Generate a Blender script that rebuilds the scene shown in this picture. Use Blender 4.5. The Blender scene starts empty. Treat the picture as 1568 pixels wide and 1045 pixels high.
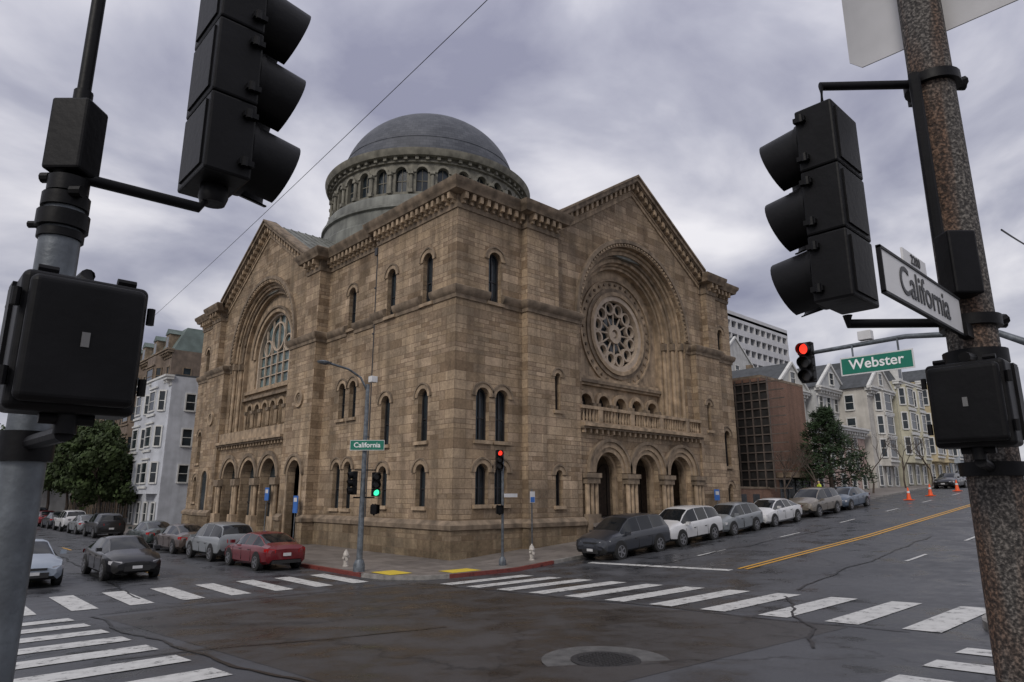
import bpy,bmesh,math,random
from mathutils import Vector,Matrix,noise
from mathutils.geometry import tessellate_polygon
random.seed(7)
pi=math.pi
COL=bpy.context.scene.collection
CAM=(-19.07,-24.59,2.95)
EX=(.7337,-.6794);EY=(.6794,.7337)
def cf(x,y,z): # survey frame (x right, y ahead of the corner where one stands) -> world
    return (CAM[0]+x*EX[0]+y*EY[0],CAM[1]+x*EX[1]+y*EY[1],z)
# ---------------------------------------------------------------- ground height
def gz(u,v):
    s=0 if u<0 else (.068*u if u<50 else (3.4+.03*(u-50) if u<100 else 4.9))
    k=.056 if u<-15 else (.035 if u>-5 else .056-.0021*(u+15))
    r=0 if v>-4 else k*min(-4-v,24)
    fade=1 if u<0 else max(.3,1-u*.7/15)
    return s+r*fade
# ---------------------------------------------------------------- materials
def newmat(name):
    m=bpy.data.materials.new(name);m.use_nodes=True
    nt=m.node_tree;b=nt.nodes['Principled BSDF'];return m,nt,b
def N(nt,t,**k):
    n=nt.nodes.new(t)
    for a,b in k.items(): setattr(n,a,b)
    return n
def ramp(nt,stops):
    r=N(nt,'ShaderNodeValToRGB');e=r.color_ramp.elements
    while len(e)<len(stops): e.new(.5)
    for i,(p,c) in enumerate(stops): e[i].position=p;e[i].color=(*c,1) if len(c)==3 else c
    return r
def mulmix(nt,a,b_,f=1):
    mu=N(nt,'ShaderNodeMix');mu.data_type='RGBA';mu.blend_type='MULTIPLY';mu.inputs[0].default_value=f;nt.links.new(a,mu.inputs[6]);nt.links.new(b_,mu.inputs[7]);return mu.outputs[2]
def mat(name,col,rough=.6,var=.25,scale=3.,bump=.0,metal=0.,bscale=None,spec=None,coat=0,streak=0):
    m,nt,b=newmat(name);L=nt.links.new
    g=N(nt,'ShaderNodeNewGeometry')
    n=N(nt,'ShaderNodeTexNoise');n.inputs['Scale'].default_value=scale;n.inputs['Detail'].default_value=6;L(g.outputs['Position'],n.inputs['Vector'])
    c0=tuple(c*(1-var) for c in col);c1=tuple(min(1,c*(1+var)) for c in col)
    r=ramp(nt,[(.3,c0),(.7,c1)]);L(n.outputs['Fac'],r.inputs[0]);last=r.outputs[0]
    if streak:
        mp=N(nt,'ShaderNodeMapping');mp.inputs['Scale'].default_value=(2.2,2.2,.18);L(g.outputs['Position'],mp.inputs[0])
        ns=N(nt,'ShaderNodeTexNoise');ns.inputs['Scale'].default_value=1.;ns.inputs['Detail'].default_value=6;L(mp.outputs[0],ns.inputs['Vector'])
        rs=ramp(nt,[(.38,(.5,.5,.5)),(.58,(1,1,1))]);L(ns.outputs['Fac'],rs.inputs[0]);last=mulmix(nt,last,rs.outputs[0],streak)
    L(last,b.inputs['Base Color'])
    b.inputs['Roughness'].default_value=rough;b.inputs['Metallic'].default_value=metal
    if spec is not None:b.inputs['Specular IOR Level'].default_value=spec
    if coat:b.inputs['Coat Weight'].default_value=coat;b.inputs['Coat Roughness'].default_value=.05
    if bump:
        n2=N(nt,'ShaderNodeTexNoise');n2.inputs['Scale'].default_value=bscale or scale*6;n2.inputs['Detail'].default_value=5;L(g.outputs['Position'],n2.inputs['Vector'])
        bp=N(nt,'ShaderNodeBump');bp.inputs['Strength'].default_value=bump;bp.inputs['Distance'].default_value=.03;L(n2.outputs['Fac'],bp.inputs['Height']);L(bp.outputs[0],b.inputs['Normal'])
    return m
def brickmat(name,tones,mort,w,h,ms=.014,bump=.5,mixsize=True,rough=.85,dark_base=False,blotch=.25):
    m,nt,b=newmat(name);L=nt.links.new
    g=N(nt,'ShaderNodeNewGeometry');sp=N(nt,'ShaderNodeSeparateXYZ');L(g.outputs['Position'],sp.inputs[0])
    sn=N(nt,'ShaderNodeSeparateXYZ');L(g.outputs['True Normal'],sn.inputs[0])
    ab=N(nt,'ShaderNodeMath',operation='ABSOLUTE');L(sn.outputs[0],ab.inputs[0])
    gt=N(nt,'ShaderNodeMath',operation='GREATER_THAN');gt.inputs[1].default_value=.6;L(ab.outputs[0],gt.inputs[0])
    mx=N(nt,'ShaderNodeMix');mx.data_type='FLOAT';L(gt.outputs[0],mx.inputs[0]);L(sp.outputs[0],mx.inputs[2]);L(sp.outputs[1],mx.inputs[3])
    cb=N(nt,'ShaderNodeCombineXYZ');L(mx.outputs[0],cb.inputs[0]);L(sp.outputs[2],cb.inputs[1])
    def brick(W,H,c1=(0,0,0,1),c2=(1,1,1,1),off=.5):
        t=N(nt,'ShaderNodeTexBrick');t.offset=off;t.inputs['Color1'].default_value=c1;t.inputs['Color2'].default_value=c2
        t.inputs['Mortar'].default_value=(.5,.5,.5,1);t.inputs['Scale'].default_value=1;t.inputs['Mortar Size'].default_value=ms;t.inputs['Mortar Smooth'].default_value=.3
        t.inputs['Brick Width'].default_value=W;t.inputs['Row Height'].default_value=H;L(cb.outputs[0],t.inputs['Vector']);return t
    A=brick(w,h,off=.37)
    colo,faco=A.outputs['Color'],A.outputs['Fac']
    if mixsize:
        B=brick(w*.62,h/2,off=.43);M=brick(w*2,h);M.inputs['Mortar Size'].default_value=0
        g2=N(nt,'ShaderNodeMath',operation='GREATER_THAN');g2.inputs[1].default_value=.62;L(M.outputs['Color'],g2.inputs[0])
        m1=N(nt,'ShaderNodeMix');m1.data_type='RGBA';L(g2.outputs[0],m1.inputs[0]);L(A.outputs['Color'],m1.inputs[6]);L(B.outputs['Color'],m1.inputs[7]);colo=m1.outputs[2]
        m2=N(nt,'ShaderNodeMix');m2.data_type='FLOAT';L(g2.outputs[0],m2.inputs[0]);L(A.outputs['Fac'],m2.inputs[2]);L(B.outputs['Fac'],m2.inputs[3]);faco=m2.outputs[0]
    r=ramp(nt,[(i/(len(tones)-1),t) for i,t in enumerate(tones)]);L(colo,r.inputs[0])
    n=N(nt,'ShaderNodeTexNoise');n.inputs['Scale'].default_value=.45;n.inputs['Detail'].default_value=7;n.inputs['Roughness'].default_value=.65;L(g.outputs['Position'],n.inputs['Vector'])
    nr=ramp(nt,[(.3,(1-blotch*1.3,)*3),(.65,(1+blotch*.5,)*3)]);L(n.outputs['Fac'],nr.inputs[0])
    last=mulmix(nt,r.outputs[0],nr.outputs[0])
    n3=N(nt,'ShaderNodeTexNoise');n3.inputs['Scale'].default_value=7;n3.inputs['Detail'].default_value=9;n3.inputs['Roughness'].default_value=.75;L(g.outputs['Position'],n3.inputs['Vector'])
    nr3=ramp(nt,[(.32,(.66,.66,.66)),(.68,(1.18,1.18,1.18))]);L(n3.outputs['Fac'],nr3.inputs[0]);last=mulmix(nt,last,nr3.outputs[0])
    mp=N(nt,'ShaderNodeMapping');mp.inputs['Scale'].default_value=(1.8,1.8,.13);L(g.outputs['Position'],mp.inputs[0])
    ns=N(nt,'ShaderNodeTexNoise');ns.inputs['Scale'].default_value=1.;ns.inputs['Detail'].default_value=6;L(mp.outputs[0],ns.inputs['Vector'])
    rs=ramp(nt,[(.36,(.60,.61,.62)),(.55,(1,1,1))]);L(ns.outputs['Fac'],rs.inputs[0]);last=mulmix(nt,last,rs.outputs[0],.75)
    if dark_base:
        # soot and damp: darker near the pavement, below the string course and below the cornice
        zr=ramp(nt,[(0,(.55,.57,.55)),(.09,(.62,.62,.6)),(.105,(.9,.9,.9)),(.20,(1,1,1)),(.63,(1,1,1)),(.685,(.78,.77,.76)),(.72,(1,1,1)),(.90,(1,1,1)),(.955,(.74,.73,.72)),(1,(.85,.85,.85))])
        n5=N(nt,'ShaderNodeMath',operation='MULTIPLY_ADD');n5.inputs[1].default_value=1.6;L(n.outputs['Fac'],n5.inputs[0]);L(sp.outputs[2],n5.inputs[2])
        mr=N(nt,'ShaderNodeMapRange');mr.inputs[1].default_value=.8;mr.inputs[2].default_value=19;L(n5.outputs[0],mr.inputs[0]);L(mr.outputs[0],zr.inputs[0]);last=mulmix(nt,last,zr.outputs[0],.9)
    mm=N(nt,'ShaderNodeMix');mm.data_type='RGBA';L(faco,mm.inputs[0]);L(last,mm.inputs[6]);mm.inputs[7].default_value=(*mort,1)
    L(mm.outputs[2],b.inputs['Base Color']);b.inputs['Roughness'].default_value=rough;b.inputs['Specular IOR Level'].default_value=.2
    iv=N(nt,'ShaderNodeMath',operation='MULTIPLY_ADD');iv.inputs[1].default_value=-.9;L(faco,iv.inputs[0]);L(n3.outputs['Fac'],iv.inputs[2])
    ad=N(nt,'ShaderNodeMath',operation='MULTIPLY_ADD');L(colo,ad.inputs[0]);ad.inputs[1].default_value=.3;L(iv.outputs[0],ad.inputs[2])
    bp=N(nt,'ShaderNodeBump');bp.inputs['Strength'].default_value=bump;bp.inputs['Distance'].default_value=.05;L(ad.outputs[0],bp.inputs['Height']);L(bp.outputs[0],b.inputs['Normal'])
    return m
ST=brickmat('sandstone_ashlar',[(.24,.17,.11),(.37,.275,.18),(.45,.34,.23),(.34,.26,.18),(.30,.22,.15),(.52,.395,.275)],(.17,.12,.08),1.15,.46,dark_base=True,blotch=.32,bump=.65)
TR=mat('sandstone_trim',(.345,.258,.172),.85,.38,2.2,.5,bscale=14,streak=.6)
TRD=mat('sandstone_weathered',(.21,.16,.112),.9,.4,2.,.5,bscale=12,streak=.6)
ROSE=mat('tracery_stone',(.43,.35,.27),.8,.2,3)
DRUMST=mat('drum_grey_stone',(.19,.18,.145),.8,.35,1.5,.3,streak=.5)
LEAD=mat('lead_roof',(.165,.17,.15),.6,.3,1.0,.2,streak=.6)
GLASS=mat('dark_window_glass',(.022,.03,.036),.15,.5,.8,spec=.5)
GLASS2=mat('leaded_glass',(.10,.145,.15),.25,.6,1.6,.2,bscale=8,spec=.6)
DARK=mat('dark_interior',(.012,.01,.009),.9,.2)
WOOD=mat('dark_wood_door',(.07,.045,.03),.5,.4,5)
IRON=mat('black_iron',(.02,.02,.022),.5,.3,6)
def dome_mat():
    m,nt,b=newmat('slate_dome');L=nt.links.new
    tc=N(nt,'ShaderNodeTexCoord');sp=N(nt,'ShaderNodeSeparateXYZ');L(tc.outputs['Object'],sp.inputs[0])
    at=N(nt,'ShaderNodeMath',operation='ARCTAN2');L(sp.outputs[1],at.inputs[0]);L(sp.outputs[0],at.inputs[1])
    sc=N(nt,'ShaderNodeMath',operation='MULTIPLY');sc.inputs[1].default_value=8;L(at.outputs[0],sc.inputs[0])
    cb=N(nt,'ShaderNodeCombineXYZ');L(sc.outputs[0],cb.inputs[0]);L(sp.outputs[2],cb.inputs[1])
    t=N(nt,'ShaderNodeTexBrick');t.inputs['Scale'].default_value=1;t.inputs['Brick Width'].default_value=.55;t.inputs['Row Height'].default_value=.28;t.inputs['Mortar Size'].default_value=.012
    t.inputs['Color1'].default_value=(.062,.068,.084,1);t.inputs['Color2'].default_value=(.090,.097,.115,1);t.inputs['Mortar'].default_value=(.035,.04,.05,1);L(cb.outputs[0],t.inputs['Vector'])
    n=N(nt,'ShaderNodeTexNoise');n.inputs['Scale'].default_value=.6;n.inputs['Detail'].default_value=7;L(tc.outputs['Object'],n.inputs['Vector'])
    r=ramp(nt,[(.3,(.78,.78,.78)),(.7,(1.22,1.2,1.15))]);L(n.outputs['Fac'],r.inputs[0])
    L(mulmix(nt,t.outputs['Color'],r.outputs[0]),b.inputs['Base Color']);b.inputs['Roughness'].default_value=.62;b.inputs['Specular IOR Level'].default_value=.35
    return m
SLATE=dome_mat()
def asphalt(name,c0,c1,wet=.3,crack=True):
    m,nt,b=newmat(name);L=nt.links.new
    g=N(nt,'ShaderNodeNewGeometry');P=g.outputs['Position']
    def nz(s,d=6,r=.6):
        n=N(nt,'ShaderNodeTexNoise');n.inputs['Scale'].default_value=s;n.inputs['Detail'].default_value=d;n.inputs['Roughness'].default_value=r;L(P,n.inputs['Vector']);return n
    big=nz(.22);fine=nz(60,3);mid=nz(.9,8)
    r=ramp(nt,[(.32,c0),(.68,c1)]);L(big.outputs['Fac'],r.inputs[0])
    r2=ramp(nt,[(.25,(.5,.5,.5)),(.75,(1.45,1.45,1.45))]);L(fine.outputs['Fac'],r2.inputs[0])
    r3=ramp(nt,[(.36,(.66,.66,.66)),(.6,(1.15,1.15,1.15))]);L(mid.outputs['Fac'],r3.inputs[0])
    last=mulmix(nt,mulmix(nt,r.outputs[0],r2.outputs[0]),r3.outputs[0])
    if crack:
        ds=N(nt,'ShaderNodeVectorMath',operation='MULTIPLY_ADD');ds.inputs[1].default_value=(1.8,1.8,0);n4=nz(1.1,7);L(n4.outputs['Color'],ds.inputs[0]);L(P,ds.inputs[2])
        vo=N(nt,'ShaderNodeTexVoronoi',feature='DISTANCE_TO_EDGE');vo.inputs['Scale'].default_value=.19;L(ds.outputs[0],vo.inputs['Vector'])
        rc=ramp(nt,[(.0,(.2,.2,.2)),(.009,(1,1,1))]);L(vo.outputs['Distance'],rc.inputs[0]);last=mulmix(nt,last,rc.outputs[0],.85)
    L(last,b.inputs['Base Color'])
    rr=ramp(nt,[(.36,(wet,)*3),(.60,(.62,)*3)]);L(mid.outputs['Fac'],rr.inputs[0]);L(rr.outputs[0],b.inputs['Roughness'])
    bp=N(nt,'ShaderNodeBump');bp.inputs['Strength'].default_value=.22;bp.inputs['Distance'].default_value=.006;L(fine.outputs['Fac'],bp.inputs['Height']);L(bp.outputs[0],b.inputs['Normal'])
    return m
ASPH=asphalt('wet_asphalt',(.036,.038,.043),(.060,.062,.068),.2)
ASPH2=asphalt('dark_asphalt_patch',(.026,.023,.021),(.042,.038,.036),.2)
TAR=mat('tar_crack_seal',(.012,.012,.013),.3,.3,6)
def concrete(name,c,grid=1.5):
    m,nt,b=newmat(name);L=nt.links.new
    g=N(nt,'ShaderNodeNewGeometry')
    t=N(nt,'ShaderNodeTexBrick');t.offset=0;t.inputs['Scale'].default_value=1;t.inputs['Brick Width'].default_value=grid;t.inputs['Row Height'].default_value=grid;t.inputs['Mortar Size'].default_value=.012
    t.inputs['Color1'].default_value=(*[x*.85 for x in c],1);t.inputs['Color2'].default_value=(*[x*1.1 for x in c],1);t.inputs['Mortar'].default_value=(*[x*.4 for x in c],1);L(g.outputs['Position'],t.inputs['Vector'])
    n=N(nt,'ShaderNodeTexNoise');n.inputs['Scale'].default_value=1.5;n.inputs['Detail'].default_value=9;n.inputs['Roughness'].default_value=.7;L(g.outputs['Position'],n.inputs['Vector'])
    r=ramp(nt,[(.3,(.55,.55,.55)),(.7,(1.2,1.2,1.2))]);L(n.outputs['Fac'],r.inputs[0])
    L(mulmix(nt,t.outputs['Color'],r.outputs[0]),b.inputs['Base Color']);b.inputs['Roughness'].default_value=.5
    return m
CONC=concrete('sidewalk_concrete',(.18,.16,.145))
def paint(name,c,wear=.5):
    m,nt,b=newmat(name);L=nt.links.new
    g=N(nt,'ShaderNodeNewGeometry')
    n=N(nt,'ShaderNodeTexNoise');n.inputs['Scale'].default_value=4;n.inputs['Detail'].default_value=12;n.inputs['Roughness'].default_value=.78;L(g.outputs['Position'],n.inputs['Vector'])
    r=ramp(nt,[(wear-.15,tuple(x*.12 for x in c)),(wear-.09,tuple(x*.75 for x in c)),(.7,c)]);L(n.outputs['Fac'],r.inputs[0]);L(r.outputs[0],b.inputs['Base Color']);b.inputs['Roughness'].default_value=.5
    return m
WHITE=paint('white_road_paint',(.60,.60,.58),.54);YEL=paint('yellow_road_paint',(.65,.34,.03),.5);TACT=paint('yellow_tactile_pad',(.70,.52,.05),.35)
REDC=paint('red_kerb_paint',(.20,.045,.035),.54);KERB=mat('kerb_concrete',(.21,.20,.185),.7,.35,4)
BLK=mat('black_signal_housing',(.0035,.0035,.0042),.48,.5,5,.06,spec=.17)
GALV=mat('galvanised_steel',(.12,.135,.15),.45,.4,7,.1,metal=.4,streak=.5)
def polemat():
    m,nt,b=newmat('exposed_aggregate_concrete');L=nt.links.new
    g=N(nt,'ShaderNodeNewGeometry');P=g.outputs['Position']
    n=N(nt,'ShaderNodeTexNoise');n.inputs['Scale'].default_value=75;n.inputs['Detail'].default_value=4;L(P,n.inputs['Vector'])
    r=ramp(nt,[(.36,(.018,.016,.015)),(.5,(.055,.050,.046)),(.66,(.17,.155,.14))]);L(n.outputs['Fac'],r.inputs[0])
    mp=N(nt,'ShaderNodeMapping');mp.inputs['Scale'].default_value=(9,9,.9);L(P,mp.inputs[0])
    s=N(nt,'ShaderNodeTexNoise');s.inputs['Scale'].default_value=1;s.inputs['Detail'].default_value=6;L(mp.outputs[0],s.inputs['Vector'])
    rs=ramp(nt,[(.45,(1,1,1)),(.62,(1.0,.62,.42))]);L(s.outputs['Fac'],rs.inputs[0])
    L(mulmix(nt,r.outputs[0],rs.outputs[0],.9),b.inputs['Base Color']);b.inputs['Roughness'].default_value=.85
    bp=N(nt,'ShaderNodeBump');bp.inputs['Strength'].default_value=.8;bp.inputs['Distance'].default_value=.012;L(n.outputs['Fac'],bp.inputs['Height']);L(bp.outputs[0],b.inputs['Normal']);return m
POLEC=polemat()
ALU=mat('sign_back_aluminium',(.40,.40,.41),.5,.15,2,metal=.3,streak=.3)
SIGNW=mat('sign_white',(.56,.56,.56),.4,.1,3);SIGNG=mat('sign_green',(.0,.14,.09),.4,.1,3);SIGNB=mat('sign_blue',(.03,.13,.42),.4,.1,3);LOGO=mat('moulded_badge',(.12,.12,.12),.5,.1,3)
def emis(name,c,s):
    m,nt,b=newmat(name);b.inputs['Base Color'].default_value=(*c,1);b.inputs['Emission Strength'].default_value=s
    n=N(nt,'ShaderNodeTexNoise');n.inputs['Scale'].default_value=60
    mx=N(nt,'ShaderNodeMix');mx.data_type='RGBA';mx.inputs[6].default_value=(*[x*.8 for x in c],1);mx.inputs[7].default_value=(*c,1);nt.links.new(n.outputs['Fac'],mx.inputs[0]);nt.links.new(mx.outputs[2],b.inputs['Emission Color']);return m
REDL=emis('red_lamp_lens',(1,.04,.02),1.5);GRNL=emis('green_lamp_lens',(.05,1,.45),1.5)
LENS=mat('unlit_lens',(.02,.015,.01),.3,.3)
# ---------------------------------------------------------------- mesh builder
class MB:
    def __init__(s): s.v=[];s.f=[];s.m=[];s.mats=[]
    def mi(s,m):
        if m not in s.mats:s.mats.append(m)
        return s.mats.index(m)
    def add(s,vs,fs,m):
        o=len(s.v);s.v+=[tuple(x) for x in vs];i=s.mi(m)
        for f in fs:s.f.append([o+k for k in f]);s.m.append(i)
    def box(s,F,a0,a1,d0,d1,z0,z1,m):
        vs=[F(a,d,z) for a in(a0,a1) for d in(d0,d1) for z in(z0,z1)]
        s.add(vs,[(0,1,3,2),(4,6,7,5),(0,4,5,1),(2,3,7,6),(0,2,6,4),(1,5,7,3)],m)
    def prism(s,F,pts,d0,d1,m,back=False):
        n=len(pts);vs=[F(a,d1,z) for a,z in pts]+[F(a,d0,z) for a,z in pts]
        fs=[tuple(range(n))]+[(i,(i+1)%n,n+(i+1)%n,n+i) for i in range(n)]
        if back:fs.append(tuple(range(2*n-1,n-1,-1)))
        s.add(vs,fs,m)
    def plate(s,F,outer,holes,df,db,m,sides=True):
        loops=[outer]+holes
        tris=tessellate_polygon([[Vector((a,z,0)) for a,z in l] for l in loops])
        flat=[p for l in loops for p in l]
        s.add([F(a,df,z) for a,z in flat],[tuple(t) for t in tris],m)
        for k,l in enumerate(loops):
            if k==0 and not sides: continue
            n=len(l);s.add([F(a,df,z) for a,z in l]+[F(a,db,z) for a,z in l],[(i,(i+1)%n,n+(i+1)%n,n+i) for i in range(n)],m)
    def ustrip(s,F,ac,zc,zb,ri,ro,df,db,m,n=28,both=True):
        def path(r):
            p=[(ac-r,zb)] if zb<zc-.01 else []
            p+=[(ac-r*math.cos(pi*i/n),zc+r*math.sin(pi*i/n)) for i in range(n+1)]
            if zb<zc-.01:p.append((ac+r,zb))
            return p
        pi_,po=path(ri),path(ro);k=len(pi_)
        vs=[F(a,df,z) for a,z in pi_]+[F(a,df,z) for a,z in po]+[F(a,db,z) for a,z in pi_]+[F(a,db,z) for a,z in po]
        fs=[]
        for i in range(k-1):
            fs+=[(i,i+1,k+i+1,k+i),(i,i+1,2*k+i+1,2*k+i),(k+i,k+i+1,3*k+i+1,3*k+i)]
        fs+=[(0,k,3*k,2*k),(k-1,2*k-1,4*k-1,3*k-1)]
        s.add(vs,fs,m)
    def ring(s,F,ac,zc,ri,ro,df,db,m,n=32):
        vs=[]
        for r,d in((ri,df),(ro,df),(ri,db),(ro,db)): vs+=[F(ac+r*math.cos(2*pi*i/n),d,zc+r*math.sin(2*pi*i/n)) for i in range(n)]
        fs=[]
        for i in range(n):
            j=(i+1)%n;fs+=[(i,j,n+j,n+i),(i,j,2*n+j,2*n+i),(n+i,n+j,3*n+j,3*n+i)]
        s.add(vs,fs,m)
    def tube(s,pts,r,m,n=8,r2=None,caps=True):
        pts=[Vector(p) for p in pts];k=len(pts);vs=[];
        for i,p in enumerate(pts):
            d=(pts[min(i+1,k-1)]-pts[max(i-1,0)]).normalized()
            up=Vector((0,0,1)) if abs(d.z)<.95 else Vector((1,0,0))
            x=d.cross(up).normalized();y=d.cross(x)
            rr=r if r2 is None else r+(r2-r)*i/(k-1)
            vs+=[p+x*rr*math.cos(2*pi*j/n)+y*rr*math.sin(2*pi*j/n) for j in range(n)]
        fs=[(i*n+j,i*n+(j+1)%n,(i+1)*n+(j+1)%n,(i+1)*n+j) for i in range(k-1) for j in range(n)]
        if caps:fs+=[tuple(range(n)),tuple(range((k-1)*n,k*n))]
        s.add(vs,fs,m)
    def lathe(s,c,prof,m,n=24,T=None):
        vs=[];
        for r,z in prof:
            vs+=[(c[0]+r*math.cos(2*pi*j/n),c[1]+r*math.sin(2*pi*j/n),c[2]+z) for j in range(n)]
        if T:vs=[T(*v) for v in vs]
        k=len(prof);fs=[(i*n+j,i*n+(j+1)%n,(i+1)*n+(j+1)%n,(i+1)*n+j) for i in range(k-1) for j in range(n)]
        fs+=[tuple(range(n)),tuple(range((k-1)*n,k*n))]
        s.add(vs,fs,m)
    def sweep(s,path,prof,m):
        n=len(path);k=len(prof);vs=[]
        P=[Vector(p) for p in path]
        for i in range(n):
            ns=[]
            for a,b in((i-1,i),(i,i+1)):
                if a<0 or b>=n:continue
                d=(P[b]-P[a]).normalized();ns.append(Vector((-d.y,d.x)))
            if len(ns)==2:o=(ns[0]+ns[1])/(1+ns[0].dot(ns[1]))
            else:o=ns[0]
            vs+=[(P[i].x+o.x*d,P[i].y+o.y*d,z) for d,z in prof]
        fs=[(i*k+j,i*k+(j+1)%k,(i+1)*k+(j+1)%k,(i+1)*k+j) for i in range(n-1) for j in range(k)]
        fs+=[tuple(range(k)),tuple(range((n-1)*k,n*k))]
        s.add(vs,fs,m)
    def brackets(s,path,z0,z1,d0,d1,w,step,m):
        for i in range(len(path)-1):
            a=Vector(path[i]);b=Vector(path[i+1]);L=(b-a).length
            if L<.9:continue
            d=(b-a)/L;nn=Vector((-d.y,d.x));k=max(1,int(L/step))
            F=lambda A,D,Z:(a.x+d.x*A+nn.x*D,a.y+d.y*A+nn.y*D,Z)
            for j in range(k):
                c=(j+.5)*L/k;s.box(F,c-w/2,c+w/2,d0,d1,z0,z1,m)
                s.box(F,c-w/2+.02,c+w/2-.02,d0,d1*.55,z0-.18,z0,m)
    def obj(s,name,parent=None,smooth=None,bevel=0,T=None,seg=2):
        me=bpy.data.meshes.new(name);me.from_pydata(s.v,[],s.f)
        for m in s.mats:me.materials.append(m)
        me.polygons.foreach_set('material_index',s.m)
        bm=bmesh.new();bm.from_mesh(me)
        bmesh.ops.recalc_face_normals(bm,faces=bm.faces)
        if smooth:
            bmesh.ops.remove_doubles(bm,verts=bm.verts,dist=.0004)
            for f in bm.faces:f.smooth=True
            for e in bm.edges:
                if len(e.link_faces)!=2 or e.calc_face_angle(0)>math.radians(smooth):e.smooth=False
        bm.to_mesh(me);bm.free()
        o=bpy.data.objects.new(name,me);COL.objects.link(o)
        if T is not None:o.matrix_world=T
        if bevel:
            md=o.modifiers.new('b','BEVEL');md.width=bevel;md.segments=seg;md.limit_method='ANGLE';md.angle_limit=math.radians(50);md.harden_normals=False
        if parent:par(o,parent)
        return o
def root(name,loc=(0,0,0)):
    e=bpy.data.objects.new(name,None);e.location=loc;e.empty_display_size=.3;COL.objects.link(e);return e
def par(o,r):
    o.parent=r;o.matrix_parent_inverse=Matrix.Translation(-Vector(r.location))
def text(name,body,size,T,m,parent,ext=.001,bold=0):
    cu=bpy.data.curves.new(name,'FONT');cu.body=body;cu.size=size;cu.align_x='CENTER';cu.align_y='CENTER';cu.extrude=ext;cu.offset=bold
    cu.materials.append(m);o=bpy.data.objects.new(name,cu);COL.objects.link(o);o.matrix_world=T
    if parent:par(o,parent)
    return o
def frame(P,Q,flip=False):
    P=Vector(P);Q=Vector(Q);d=(Q-P).normalized();n=Vector((d.y,-d.x))*(-1 if flip else 1)
    return lambda a,dd,z:(P.x+d.x*a+n.x*dd,P.y+d.y*a+n.y*dd,z)
def archpts(ac,hw,z0,zs,n=12):
    return [(ac-hw,z0),(ac+hw,z0)]+[(ac+hw*math.cos(pi*i/n),zs+hw*math.sin(pi*i/n)) for i in range(n+1)]
def circ(ac,zc,r,n=32): return [(ac+r*math.cos(2*pi*i/n),zc+r*math.sin(2*pi*i/n)) for i in range(n)]
FR=lambda a,d,z:(a,-d,z)
FL=lambda a,d,z:(-d,a,z)
# ================================================================ SYNAGOGUE
temple=root('domed_synagogue',(13,18,0))
W=MB();T_=MB();G=MB()
def window(F,ac,hw,z0,ztop,dw,depth=.32,glass=GLASS,hood=True,bars=True):
    zs=ztop-hw
    G.prism(F,archpts(ac,hw+.02,z0-.02,zs),dw-depth-.05,dw-depth,glass)
    T_.ustrip(F,ac,zs,z0,hw-.09,hw+.0,dw-depth+.07,dw-depth,IRON,n=10)
    if bars:
        T_.box(F,ac-.03,ac+.03,dw-depth,dw-depth+.06,z0,ztop-.05,IRON)
        T_.box(F,ac-hw,ac+hw,dw-depth,dw-depth+.05,z0+(zs-z0)*.5,z0+(zs-z0)*.5+.06,IRON)
    if hood:
        T_.ustrip(F,ac,zs,zs-.0,hw+.003,hw+.22,dw+.05,dw-.05,TR,n=12)
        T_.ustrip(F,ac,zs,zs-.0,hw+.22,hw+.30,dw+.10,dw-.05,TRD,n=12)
    T_.box(F,ac-hw-.15,ac+hw+.15,dw-.1,dw+.13,z0-.17,z0-.003,TR)
    return archpts(ac,hw,z0,zs)
def win_list(F,lst,dw): return [window(F,a,hw,z0,z1,dw) for a,hw,z0,z1 in lst]
def rect(a0,a1,z0,z1): return [(a0,z0),(a1,z0),(a1,z1),(a0,z1)]
ZT=17.9
h=win_list(FR,[(2.5,.42,12.5,15.2),(1.75,.42,5.5,8.05),(3.0,.42,5.5,8.05),(1.75,.40,2.5,4.4),(2.95,.40,2.5,4.4)],0)
W.plate(FR,rect(0,4.4,-.6,ZT),h,0,-.5,ST,sides=False);
h=win_list(FR,[(6.6,.2,7.3,9.3),(6.6,.25,2.4,4.2)],.45)
W.plate(FR,rect(4.4,8.4,-.6,12.8),h,.45,-.5,ST)
W.plate(FR,rect(4.4,6.8,12.8,ZT),[],.45,-.5,ST)
h=win_list(FR,[(21.6,.22,7.2,9.1)],.45)
W.plate(FR,rect(20.4,23.4,-.6,12.8),h,.45,-.5,ST)
W.plate(FR,rect(22.2,23.4,12.8,ZT),[],.45,-.5,ST)
h=win_list(FR,[(24.5,.38,4.9,7.4),(24.5,.33,13.2,14.8),(24.5,.3,2.5,3.7)],0)
W.plate(FR,rect(23.4,25.9,-.6,ZT),h,0,-.5,ST)
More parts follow.
